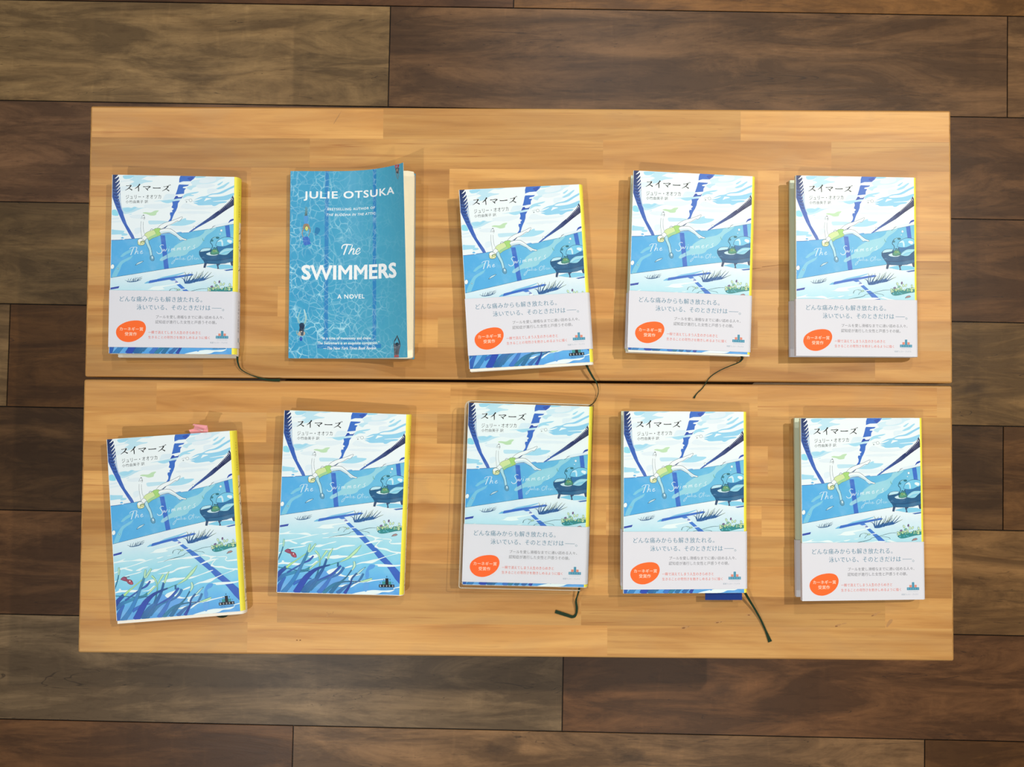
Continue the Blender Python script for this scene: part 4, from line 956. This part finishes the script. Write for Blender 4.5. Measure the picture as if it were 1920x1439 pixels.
# ------------------------------------------------------------------ hardcover books
XL, T0, ZB, BT = -0.0630, 0.0136, 0.0016, 0.0024
CX = XL + AW                                   # where the rounded spine starts
SA = 0.0040
SLOPE = (0.0212 - 0.0150) / AW                 # the front boards spring open a little at the fore-edge
def wedge(x, y, z):
    f = min(1.0, max(0.0, (z - ZB - 0.003) / 0.0085))
    return (x, y, max(z + f * (CX - x) * SLOPE, 0.00012))
def wrap_profile(off, left=0.0):
    """closed run of (x, z, nx, nz) round a book: inner front flap, fore-edge, front, spine, back, fore-edge, inner back flap"""
    x0 = XL - off - left
    b = T0 / 2
    fz = 0.0003 + off * 0.7
    pre = [(XL + 0.03, T0 - BT - fz, 0, -1), (x0, T0 - BT - fz, -0.7, -0.7)]
    pts = [(x0, T0 + off, 0, 1), (CX, T0 + off, 0, 1)]
    for k in range(1, 16):
        an = math.pi / 2 - math.pi * k / 16
        c, s_ = math.cos(an), math.sin(an); e = 2 / 2.1
        nx, nz = math.copysign(abs(c) ** (2 - e), c) / SA, math.copysign(abs(s_) ** (2 - e), s_) / b
        n = math.hypot(nx, nz) or 1
        pts.append((CX + (SA + off) * abs(c) ** e, b + (b + off) * math.copysign(abs(s_) ** e, s_), nx / n, nz / n))
    pts += [(CX, -off, 0, -1), (x0, -off, 0, -1)]
    post = [(x0, BT + fz, -0.7, 0.7), (XL + 0.03, BT + fz, 0, 1)]
    return pre, pts, post
class Wrap:
    def __init__(s, off, left=0.0):
        s.pre, s.pts, s.post = wrap_profile(off, left)
        s.S = [-(off + left)]
        for a, b in zip(s.pts, s.pts[1:]): s.S.append(s.S[-1] + math.hypot(a[0] - b[0], a[1] - b[1]))
    def at(s, d, y, lift=0.0):
        i = 0
        while i < len(s.S) - 2 and d > s.S[i + 1]: i += 1
        t = (d - s.S[i]) / (s.S[i + 1] - s.S[i])
        a, b = s.pts[i], s.pts[i + 1]
        p = [u + (v - u) * t for u, v in zip(a, b)]
        n = math.hypot(p[2], p[3]) or 1
        return wedge(p[0] + p[2] / n * lift, y, ZB + p[1] + p[3] / n * lift)
def sheet_mesh(name, wrap, h, zones, arts, split=None):
    """the paper wrap plus its printing; zones: (until distance, colour, colour above the split)"""
    V, Fc, C, A = [], [], [], []
    ys = [-h / 2, h / 2] if split is None else [-h / 2, split, h / 2]
    def quad(p, q, y0, y1, c):
        i = len(V)
        for (x, z), y in ((p, y0), (q, y0), (q, y1), (p, y1)):
            V.append(wedge(x, y, ZB + z)); C.append((*lin(c, 0.90), 0.1)); A.append((x + 3, y, z))
        Fc.append((i, i + 1, i + 2, i + 3))
    flap = zones[-1][1]
    run = wrap.pre + [wrap.pts[0]]
    for a, b in zip(run, run[1:]): quad(a[:2], b[:2], ys[0], ys[-1], flap)
    for k in range(len(wrap.pts) - 1):
        a, b = wrap.pts[k], wrap.pts[k + 1]
        d = (wrap.S[k] + wrap.S[k + 1]) / 2
        zn = next((z for z in zones if d <= z[0]), zones[-1])
        for j in range(len(ys) - 1): quad(a[:2], b[:2], ys[j], ys[j + 1], zn[2] if (j == 1 and len(zn) > 2) else zn[1])
    run = [wrap.pts[-1]] + wrap.post
    for a, b in zip(run, run[1:]): quad(a[:2], b[:2], ys[0], ys[-1], flap)
    for art in arts:
        o = len(V)
        for (x, y), z, c in zip(art.V, art.Z, art.C):
            V.append(wrap.at(x, y, 2.5e-5 + 6e-6 * z)); C.append(c); A.append((x, y, 0.0))
        Fc += [tuple(o + i for i in f) for f in art.F]
    return mesh_from(name, V, Fc, C, A)

YEL = (255, 246, 84); CREAM = (252, 244, 214); FLAP = (218, 230, 206); BANDC = (226, 228, 237)
spine = spine_art()
spine.V = [(x - 0.0006, y) for x, y in spine.V]
JACKET = sheet_mesh('dust_jacket', Wrap(0.0004), AH, [(AW, W_), (AW + 0.0064, YEL, YEL), (AW + 0.0136, CREAM, YEL), (AW + 0.0172, YEL), (9, FLAP)], [jacket_art(), spine], AH / 2 - 0.0475)
BAND = sheet_mesh('paper_band', Wrap(0.0009), BH, [(9, BANDC)], [band_art()])

def cover_mesh(d, skew):
    V, Fc = [], []
    b = T0 / 2
    outer = [(x, z) for x, z, _, _ in wrap_profile(0.0)[1]]
    inner = [(XL, BT), (CX, BT), (CX + SA - 0.0016, BT + 0.002), (CX + SA - 0.0016, T0 - BT - 0.002), (CX, T0 - BT), (XL, T0 - BT)]
    loop = outer + inner
    h = AH / 2 - 0.0002
    n = len(loop)
    for y in (-h, h):
        for x, z in loop: V.append(wedge(x + 0.0002, y + d + skew * (1 - z / T0), ZB + z))
    for i in range(n):
        j = (i + 1) % n; Fc.append((i, j, n + j, n + i))
    for t in tessellate_polygon([[Vector((x, z, 0)) for x, z in loop]]):
        Fc.append(tuple(t)); Fc.append(tuple(n + i for i in t[::-1]))
    me = mesh_from('hard_cover', V, Fc)
    bm = bmesh.new(); bm.from_mesh(me); bmesh.ops.recalc_face_normals(bm, faces=bm.faces); bm.to_mesh(me); bm.free()
    return me
def block_mesh(d, skew):
    V, Fc = [], []
    h = AH / 2 - 0.0032
    zs = [BT + 0.0012, T0 - BT - 0.0012]
    n = 8
    prof = [(XL + 0.004 + 0.0012 * math.sin(math.pi * k / n), zs[0] + (zs[1] - zs[0]) * k / n) for k in range(n + 1)] + \
           [(CX + SA - 0.0018, zs[1] - 0.0018), (CX + SA - 0.0018, zs[0] + 0.0018)]
    m = len(prof)
    for y in (-h, h):
        for x, z in prof: V.append(wedge(x, y + d + skew * (1 - z / T0), ZB + z))
    for i in range(m):
        j = (i + 1) % m; Fc.append((i, m + i, m + j, j))
    Fc.append(tuple(range(m))); Fc.append(tuple(range(2 * m - 1, m - 1, -1)))
    me = mesh_from('page_block', V, Fc)
    bm = bmesh.new(); bm.from_mesh(me); bmesh.ops.recalc_face_normals(bm, faces=bm.faces); bm.to_mesh(me); bm.free()
    return me

def strip_mesh(name, pts, widths, th=0.0004, sub=5):
    """a woven ribbon: flat strip swept along points"""
    P = [Vector(p) for p in catmull([tuple(p) for p in pts], False, sub)]
    m = len(P); V, Fc = [], []
    for i in range(m):
        t = i / (m - 1) * (len(widths) - 1); k = min(int(t), len(widths) - 2)
        w = widths[k] + (widths[k + 1] - widths[k]) * (t - k)
        d = (P[min(i + 1, m - 1)] - P[max(i - 1, 0)]); d.z = 0; d.normalize()
        n = Vector((-d.y, d.x, 0)) * w / 2
        up = Vector((0, 0, th))
        V += [P[i] - n, P[i] + n, P[i] + n + up, P[i] - n + up]
    for i in range(m - 1):
        for k in range(4):
            l = (k + 1) % 4; Fc.append((4 * i + k, 4 * i + l, 4 * i + 4 + l, 4 * i + 4 + k))
    Fc += [(3, 2, 1, 0), tuple(4 * (m - 1) + k for k in range(4))]
    return mesh_from(name, V, Fc)
def tube(V, Fc, pts, r, n=6):
    P = [Vector(p) for p in pts]; m = len(P); o = len(V)
    for i in range(m):
        d = (P[min(i + 1, m - 1)] - P[max(i - 1, 0)]).normalized()
        a = d.cross(Vector((0, 0, 1))); a = a.normalized() if a.length > 1e-4 else Vector((1, 0, 0)); b = d.cross(a)
        for k in range(n):
            an = 2 * math.pi * k / n; V.append(P[i] + a * math.cos(an) * r + b * math.sin(an) * r)
    for i in range(m - 1):
        for k in range(n):
            l = (k + 1) % n; Fc.append((o + i * n + k, o + i * n + l, o + i * n + n + l, o + i * n + n + k))

def book(label, x, y, rz, band=None, cover_d=0.0, skew=0.0, ribbon=None):
    t = thing('hardcover_book', label, 'book', (x, y, TABLE), rz, 'copies of the yellow-spined hardcover')
    M = Matrix.Translation((x, y, TABLE)) @ Matrix.Rotation(rz, 4, 'Z'); Mi = M.inverted()
    obj('page_block', block_mesh(cover_d, skew), M_PAGES, t)
    obj('hard_cover', cover_mesh(cover_d, skew), M_BOARD, t)
    obj('dust_jacket', JACKET, M_JACKET, t)
    if band is not None:
        o = obj('paper_band', BAND, M_BAND, t)
        o.location.y = AH / 2 - AH * band - BH / 2
    if ribbon:
        pts = [Mi @ at(px, py, z) for px, py, z in ribbon[0]]
        o = obj('ribbon_bookmark', strip_mesh('ribbon_bookmark', pts, [w * 0.001 for w in ribbon[1]]), M_RIBBON, t)
        o['label'] = 'thin dark green ribbon'
    return t, Mi

book('banded hardcover on the rear bench, at the left of the turquoise paperback', -0.3639, 0.1184, 0.0017, 0.648, 0.0, -0.0036,
     ([(444, 660, .008), (445, 668, .0075), (446, 680, .006), (452, 693, .003), (470, 703, .0015), (490, 710, .001), (508, 713, .0008), (525, 713, .0012)], [2.2, 2.2, 1.9, 1.1, .8, 1.6, 2.0, 3.0]))
book('banded hardcover turned slightly, its ribbon curling across the gap to the plastic-covered book', 0.0074, 0.1088, 0.0673, 0.610, -0.0030, 0.0,
     ([(1094, 676, .009), (1098, 682, .009), (1105, 696, .008), (1113, 710, .0065), (1118, 717, .006), (1122, 733, .004), (1118, 748, .002), (1112, 757, .0012), (1104, 762, .001)], [2.4, 2.3, 2.2, 2.0, 1.2, .7, .7, .8, 1.6]))
book('banded hardcover whose dark ribbon trails down to the left across the bench gap', 0.1814, 0.1243, -0.0287, 0.671, -0.0022, 0.0,
     ([(1390, 660, .008), (1390.5, 668, .008), (1391, 674, .006), (1385, 680, .004), (1370, 686, .003), (1348, 696, .002), (1330, 709, .002), (1318, 727, .0016), (1306, 739, .001), (1301, 747, .001)], [2.3, 2.3, 2.0, 1.2, 1.0, 1.0, .9, .9, 1.0, 2.2]))
book('banded hardcover at the right end of the rear bench, no ribbon showing', 0.3541, 0.1220, 0.0020, 0.688)
tabbed, TMi = book('bandless tilted hardcover with pink sticky notes at its top edge', -0.3571, -0.1551, 0.0766, None, -0.0034, 0.0,
     ([(402, 1152, .003), (412, 1156.5, .0012), (422, 1156, .0008), (430, 1150, .002)], [2.0, 2.2, 2.2, 2.0]))
book('bandless hardcover without sticky notes, beside the plastic-covered book', -0.1814, -0.1301, -0.0277, None, -0.0010)
sleeved, SMi = book('banded hardcover in a clear plastic cover, hooked green ribbon below it', 0.0109, -0.1203, -0.0254, 0.668, -0.0008, 0.0,
     ([(1086, 1098, .009), (1085.5, 1107, .008), (1082, 1119, .006), (1080, 1128, .004), (1081.5, 1140, .0025), (1080, 1152, .0012), (1074, 1157, .0008), (1060, 1153, .0008), (1041, 1147, .0008)], [2.2, 2.0, 1.3, 2.2, 2.5, 2.2, 3.0, 3.4, 3.4]))
slipped, BMi = book('banded hardcover with a dark blue card poking out below it', 0.1750, -0.1264, 0.0029, 0.6616, -0.0004, 0.0,
     ([(1391, 1106, .009), (1397, 1112.5, .0085), (1402, 1121, .007), (1413, 1139, .004), (1425, 1160, .002), (1436, 1184, .0012), (1444, 1204, .0008)], [2.4, 2.6, 2.5, 2.2, 2.0, 2.1, 4.2]))
book('banded hardcover at the right end of the front bench, no ribbon showing', 0.3594, -0.1319, 0.0098, 0.6835)

# sticky notes between the pages of the tilted book
def note(parent, name, quads, mat):
    V, Fc = [], []
    for q in quads:
        i = len(V)
        for (px, py, z) in q: V.append(TMi @ at(px, py, z))
        for (px, py, z) in q: V.append(TMi @ at(px, py, z + 0.00025))
        Fc += [(i, i + 1, i + 2, i + 3), (i + 7, i + 6, i + 5, i + 4)]
        for k in range(4):
            l = (k + 1) % 4; Fc.append((i + k, i + 4 + k, i + 4 + l, i + l))
    return obj(name, mesh_from(name, V, Fc), mat, parent)
zz = 0.0135
n1 = note(tabbed, 'sticky_note', [[(357.5, 813.5, zz), (390, 813.5, zz), (389.5, 805.5, zz + .0015), (373, 803.5, zz + .002)], [(357.5, 813.5, zz), (373, 803.5, zz + .002), (366, 803.8, zz + .002), (354, 806.5, zz + .002)]], M_PINK)
n2 = note(tabbed, 'sticky_note', [[(363, 805, zz + .0026), (390.2, 812, zz + .001), (390, 805, zz + .003), (365, 798, zz + .005)], [(365, 798, zz + .005), (390, 805, zz + .003), (388.7, 798.3, zz + .008), (363, 795.3, zz + .009)],
                                  [(363, 795.3, zz + .009), (388.7, 798.3, zz + .008), (386, 804.5, zz + .0105), (360.8, 797.4, zz + .0105)]], M_PINK)
n3 = note(n1, 'note_corner', [[(370, 805, zz + .0032), (382, 806.6, zz + .0035), (379.5, 809, zz + .003), (376.5, 807.6, zz + .0032)]], M_PINKW)
n1['label'] = 'pink sticky note lying flat'; n2['label'] = 'pink sticky note folded over'

# clear plastic cover
def plastic_sleeve():
    w = Wrap(0.0014, 0.0022)
    V, Fc, MI = [], [], []
    y0, y1 = -AH / 2 - 0.0034, AH / 2 + 0.0018
    pts = w.pts[:-1] + [w.pts[-1]]
    n = len(pts)
    for x, z, _, _ in pts:
        for y in (y0, y1): V.append(wedge(x, y, ZB + z))
    for i in range(n - 1): Fc.append((2 * i, 2 * i + 2, 2 * i + 3, 2 * i + 1)); MI.append(0)
    x0 = w.pts[0][0]; zt = w.pts[0][1]; r = 0.006
    def rim(z):
        c = [(CX, y1)] + [(x0 + r - r * math.sin(a), y1 - r + r * math.cos(a)) for a in [math.pi / 2 * k / 6 for k in range(7)]] + [(x0 + 0.002 - 0.002 * math.cos(a), y0 + 0.002 - 0.002 * math.sin(a)) for a in [math.pi / 2 * k / 4 for k in range(5)]] + [(CX - 0.004, y0)]
        return [wedge(x, y, ZB + z) for x, y in c]
    k0 = len(Fc)
    tube(V, Fc, rim(zt), 0.0005); tube(V, Fc, rim(0.0), 0.0005)
    MI += [1] * (len(Fc) - k0)
    me = mesh_from('plastic_cover', V, Fc, smooth=True)
    me.materials.append(M_PLASTIC); me.materials.append(M_RIM)
    me.polygons.foreach_set('material_index', MI)
    o = obj('plastic_cover', me, M_PLASTIC, sleeved)
    o['label'] = 'clear plastic protective cover'
plastic_sleeve()

# the card kept in the book with the straight ribbon
def card():
    z0 = 0.0128
    c = [at(1322.2, 1112, z0), at(1391.3, 1112, z0), at(1391.0, 1125.2, z0 - 0.0006), at(1322.4, 1125.6, z0 - 0.0006)]
    ct = (c[2] + c[3]) / 2; rot = math.atan2((c[1] - c[0]).y, (c[1] - c[0]).x)
    t = thing('bookmark_card', 'dark blue card sticking out below the second book from the right, front bench', 'bookmark', (ct.x, ct.y, ct.z), rot)
    w, ln, th = (c[1] - c[0]).length / 2, 0.011, 0.0004
    V = [(sx * w, y, z) for z in (0, th) for sx, y in ((-1, 0), (1, 0), (1, ln), (-1, ln))]
    Fc = [(3, 2, 1, 0), (4, 5, 6, 7), (0, 1, 5, 4), (1, 2, 6, 5), (2, 3, 7, 6), (3, 0, 4, 7)]
    me = mesh_from('bookmark_card', V, Fc)
    t2 = obj('bookmark_card', me, M_BLUE)
    t2.location = t.location; t2.rotation_euler = t.rotation_euler
    for k in ('label', 'category'): t2[k] = t[k]
    bpy.data.objects.remove(t); t2.name = 'bookmark_card'
card()

# ------------------------------------------------------------------ the English paperback
PW, PH, PZ = 0.1318, 0.2002, 0.0092
S0 = 0.050; PL = PW - S0
def pb_map(s_, y, lift=0.0, k=1.0, z0=PZ):
    if k == 1.0:                                   # straight runs between the columns of the sheet
        i = min(29, int(s_ / PW * 30 + 1e-6)); t = s_ / PW * 30 - i
        a, b = pb_curve(PW * i / 30, y, lift, k, z0), pb_curve(PW * (i + 1) / 30, y, lift, k, z0)
        return tuple(u + (v - u) * t for u, v in zip(a, b))
    return pb_curve(s_, y, lift, k, z0)
def pb_curve(s_, y, lift, k, z0):
    if s_ <= S0: return (s_, y, z0 + lift)
    q = (s_ - S0) / PL
    v = (y + PH / 2) / PH
    R = (0.019 + 0.011 * v) * k
    th = 2 * R / PL
    a = th * q
    return (S0 + PL * (q - th * th * q ** 3 / 6) - math.sin(a) * lift, y, z0 + PL * th * q * q / 2 + math.cos(a) * lift)
PT = {'K': (535, 300), 'L': (655, 300), 'M': (535, 425), 'N': (655, 425), 'O': (535, 550), 'P': (655, 550)}
def conv_pb(t, x, y):
    if t == 'S': return (x * 0.001, PH / 2 - y * 0.001)
    ox, oy = PT[t]; px, py = ox + x / 11.069, oy + y / 11.069
    v = (py - 321) / 351
    rel = px - (545.5 - 4 * v)
    k = max(0, (rel - 105) / (206 + 13 * v - 105))
    sx = rel * 0.569 + k * k * (14.0 - 7.5 * v)
    py += k ** 1.6 * 13 * (1 - v)
    return (sx * 0.001, PH / 2 - (py - 321) * 0.5704 * 0.001)
def paperback_art():
    a = Art(conv_pb, (0, PW, -PH / 2, PH / 2), 0.88, PW / 30)
    a.grid[:] = 1
    gx, gy = 30, 30
    for j in range(gy):
        for i in range(gx):
            P = [(PW * (i + u) / gx, PH / 2 - PH * (j + v) / gy) for u, v in ((0, 1), (1, 1), (1, 0), (0, 0))]
            a.poly([(x, y, *lin(lerp((62, 166, 212), (80, 170, 200), x / PW), 0.88), 0.12 + 0.95 * min(1, max(0, 1.1 - 1.25 * x / PW - 0.5 * y / PH))) for x, y in P], None, 1, 0)
    f, s, e = a.fill, a.stroke, a.ell
    ST = (48, 136, 200)
    n = 24
    s('S', [(38.6 + 0.7 * k / n, 0 + 182 * k / n) for k in range(n + 1)], 4.1, ST, 0, amt=0.55)
    s('S', [(92.0 + 0.2 * k / n, 0 + 180 * k / n) for k in range(n + 1)], 4.0, ST, 0, amt=0.55)
    s('S', [(30 + 70 * k / n, 187.5) for k in range(n + 1)], 4.2, ST, 0, amt=0.6)
    s('S', [(36 + 58 * k / n, 181.5) for k in range(n + 1)], 2.2, ST, 0, amt=0.7)
    f('M', [(640, 20), (725, 60), (690, 150), (620, 195), (610, 120)], (36, 128, 184), amt=0.5)
    # swimmer with the kickboard
    s('K', [(428, 975), (425, 1080), (418, 1165)], [20, 26, 34], [(96, 160, 178), (92, 112, 104)], amt=0.3); s('K', [(452, 985), (450, 1080), (438, 1165)], [14, 22, 34], [(80, 150, 176), (84, 100, 96)], amt=0.3)
    f('K', [(395, 1172), (475, 1172), (468, 1240), (475, 1330), (400, 1335), (388, 1250)], (84, 160, 228))
    f('K', [(395, 1335), (480, 1335), (510, 1400), (500, 1430), (375, 1430), (370, 1390)], (158, 132, 104))
    s('M', [(395, 10), (365, 90), (352, 150), (372, 230)], [26, 20, 14, 14], (164, 136, 108)); s('M', [(500, 20), (515, 90), (505, 140), (478, 200)], [26, 18, 12, 12], (164, 136, 108))
    e('M', 444, 45, 36, 50, (214, 226, 130), (90, 110, 80), 8)
    f('M', [(365, 220), (460, 212), (502, 252), (530, 370), (400, 402), (372, 340)], (56, 112, 206), 0)
    # swimmer lower left
    s('O', [(330, 340), (285, 450), (262, 540), (295, 630)], [16, 24, 40, 44], [(140, 208, 228), (146, 196, 200)], amt=0.5); s('O', [(390, 340), (412, 430), (430, 520), (400, 640)], [20, 34, 40, 40], [(196, 236, 246), (150, 194, 192)], amt=0.4)
    f('O', [(285, 800), (330, 775), (395, 800), (412, 850), (370, 890), (290, 880), (262, 850)], (196, 178, 160))
    f('O', [(292, 650), (340, 618), (392, 640), (402, 720), (382, 800), (372, 880), (325, 875), (318, 820), (288, 790), (298, 720)], (26, 44, 74))
    f('O', [(305, 795), (355, 790), (340, 815)], (214, 200, 190), 0); e('O', 326, 950, 32, 44, (34, 76, 186))
    s('O', [(245, 780), (240, 840), (300, 900)], [16, 20, 14], (150, 180, 180), amt=0.4)
    # swimmer top right and bottom right
    f('L', [(900, 118), (992, 110), (985, 190), (910, 195)], (186, 56, 70), 0); f('L', [(912, 190), (988, 185), (975, 285), (948, 292)], (66, 52, 54)); e('L', 945, 225, 20, 34, (160, 140, 132))
    s('L', [(922, 250), (940, 340), (962, 410)], [18, 16, 8], (128, 132, 130)); s('L', [(982, 260), (978, 340), (962, 415)], [16, 14, 8], (128, 132, 130))
    s('P', [(908, 1110), (915, 1010), (948, 940), (968, 885)], [30, 28, 22, 12], (58, 64, 76)); s('P', [(1025, 1110), (1010, 1010), (985, 945), (968, 885)], [30, 28, 22, 12], (58, 64, 76))
    f('P', [(900, 1090), (960, 1060), (1030, 1090), (1015, 1190), (1000, 1290), (990, 1325), (920, 1325), (905, 1190)], (100, 98, 102)); e('P', 966, 1068, 36, 36, (36, 34, 40))
    s('P', [(962, 1130), (958, 1290)], 12, (74, 70, 76)); f('P', [(915, 1292), (1002, 1288), (1006, 1340), (905, 1340)], (176, 96, 92), 0)
    # lettering
    WH = (246, 252, 255)
    a.text('S', (14.0, 21.6, 117.6, 31.9), 'JULIE OTSUKA', WH, (0.028, 0.022), 1.12)
    a.text('S', (39.4, 39.6, 92.4, 42.2), 'BESTSELLING AUTHOR OF', WH, (0.02, 0.02), 1.15)
    a.text('S', (38.6, 45.6, 93.2, 48.2), 'THE BUDDHA IN THE ATTIC', WH, (0.02, 0.02), 1.12, 0.25)
    a.text('S', (12.4, 100.6, 119.4, 116.8), 'SWIMMERS', WH, (0.045, 0.035), 1.02)
    a.text('S', (51.0, 132.0, 80.8, 136.8), 'A NOVEL', WH, (0.028, 0.022), 1.15)
    a.text('S', (34.0, 177.2, 94.0, 181.2), '“In a time of monotony and chaos . . .', WH, (0.012, 0.012))
    a.text('S', (30.2, 182.4, 98.2, 186.4), 'The Swimmers is an exquisite companion.”', WH, (0.012, 0.012), 1.0, 0.12)
    a.text('S', (36.6, 187.8, 94.4, 191.0), '—The New York Times Book Review', WH, (0.012, 0.012), 1.0, 0.25)
    for pts, w in (([(1180, 470), (1178, 430), (1215, 385), (1300, 378), (1385, 385)], [18, 22, 24, 24, 12]), ([(1290, 382), (1255, 480), (1212, 592)], [26, 30, 26]),
                   ([(1402, 380), (1365, 480), (1318, 580)], [14, 24, 24]), ([(1335, 545), (1400, 470), (1430, 475), (1412, 540), (1408, 575), (1435, 575), (1465, 545)], [14, 20, 24, 24, 20, 16, 10]),
                   ([(1470, 540), (1535, 505), (1550, 465), (1520, 455), (1480, 500), (1468, 560), (1500, 578), (1560, 535)], [12, 14, 18, 16, 24, 22, 18, 10])):
        s('M', pts, w, WH)
    return a

M_LEAF = plain('cream_leaf', (253, 246, 220), 0.8, 0.1, 0.02)
def paperback():
    t = thing('paperback_book', 'turquoise paperback with swimmers in a pool and a curled front cover', 'book', (-0.2426, 0.1212, TABLE), 0.004)
    A_ = paperback_art()
    V = [pb_map(x, y, 2e-5 + 7e-6 * z) for (x, y), z in zip(A_.V, A_.Z)]
    C = list(A_.C); AC = [(x, y, 0) for x, y in A_.V]; Fc = list(A_.F); MI = [0] * len(Fc)
    # the card of the cover: white inside and cut edges
    o = len(V); nx, ny = 30, 30
    for lift in (0.0, -0.0003):
        for j in range(ny + 1):
            for i in range(nx + 1):
                V.append(pb_map(PW * i / nx, -PH / 2 + PH * j / ny, lift)); C.append((*lin((232, 228, 212)), 0)); AC.append((0, 0, 0))
    k = (nx + 1) * (ny + 1); idx = lambda l, i, j: o + l * k + j * (nx + 1) + i
    for l in (0, 1):
        for j in range(ny):
            for i in range(nx): Fc.append((idx(l, i, j), idx(l, i + 1, j), idx(l, i + 1, j + 1), idx(l, i, j + 1))); MI.append(1)
    for j in range(ny): Fc.append((idx(0, nx, j), idx(1, nx, j), idx(1, nx, j + 1), idx(0, nx, j + 1))); MI.append(1)
    for i in range(nx):
        for j in (0, ny): Fc.append((idx(0, i, j), idx(1, i, j), idx(1, i + 1, j), idx(0, i + 1, j))); MI.append(1)
    me = mesh_from('front_cover', V, Fc, C, AC)
    me.materials.append(M_WATER); me.materials.append(M_BOARD)
    me.polygons.foreach_set('material_index', MI)
    obj('front_cover', me, M_WATER, t)
    # pages: block with rounded corners, the first leaves lifting a little
    def outline(w, h, r):
        P = [(0.0006, -h)]
        P += [(w - r + r * math.sin(a), -h + r - r * math.cos(a)) for a in [math.pi / 2 * q / 5 for q in range(6)]]
        P += [(w - r + r * math.cos(a), h - r + r * math.sin(a)) for a in [math.pi / 2 * q / 5 for q in range(6)]]
        return P + [(0.0006, h)]
    V, Fc = [], []
    P = outline(PW, PH / 2 - 0.0002, 0.0032); m = len(P)
    for z in (0.0008, 0.0082): V += [(x, y, z) for x, y in P]
    Fc.append(tuple(range(m))[::-1])
    Fc += [(i, (i + 1) % m, m + (i + 1) % m, m + i) for i in range(m)]
    Fc.append(tuple(range(m, 2 * m)))
    for kf, z0 in ((0.035, 0.0084), (0.075, 0.0086), (0.12, 0.0088)):
        o = len(V)
        for sx in range(21):
            x = 0.001 + (PW - 0.001) * sx / 20
            yy = PH / 2 - 0.0002 - (0.0012 if sx == 20 else 0)
            for y in (-yy, yy): V.append(pb_map(x, y, 0, kf, z0))
        Fc += [(o + 2 * i, o + 2 * i + 2, o + 2 * i + 3, o + 2 * i + 1) for i in range(20)]
    me = mesh_from('page_block', V, Fc)
    me.materials.append(M_PAGES); me.materials.append(M_LEAF)
    me.polygons.foreach_set('material_index', [1 if f[0] >= 2 * m or k == m + 1 else 0 for k, f in enumerate(Fc)])
    obj('page_block', me, M_PAGES, t)
    def slab(name, x0, x1, z0, z1, mat, h=PH / 2):
        V = [(x, y, z) for z in (z0, z1) for x, y in ((x0, -h), (x1, -h), (x1, h), (x0, h))]
        Fc = [(3, 2, 1, 0), (4, 5, 6, 7), (0, 1, 5, 4), (1, 2, 6, 5), (2, 3, 7, 6), (3, 0, 4, 7)]
        return obj(name, mesh_from(name, V, Fc), mat, t)
    blue = plain('turquoise_card', (60, 150, 190), 0.45, 0.3)
    slab('back_cover', 0.0, PW + 0.0004, 0.0002, 0.0007, blue)
    slab('spine', -0.0004, 0.0005, 0.0002, PZ, blue)
paperback()
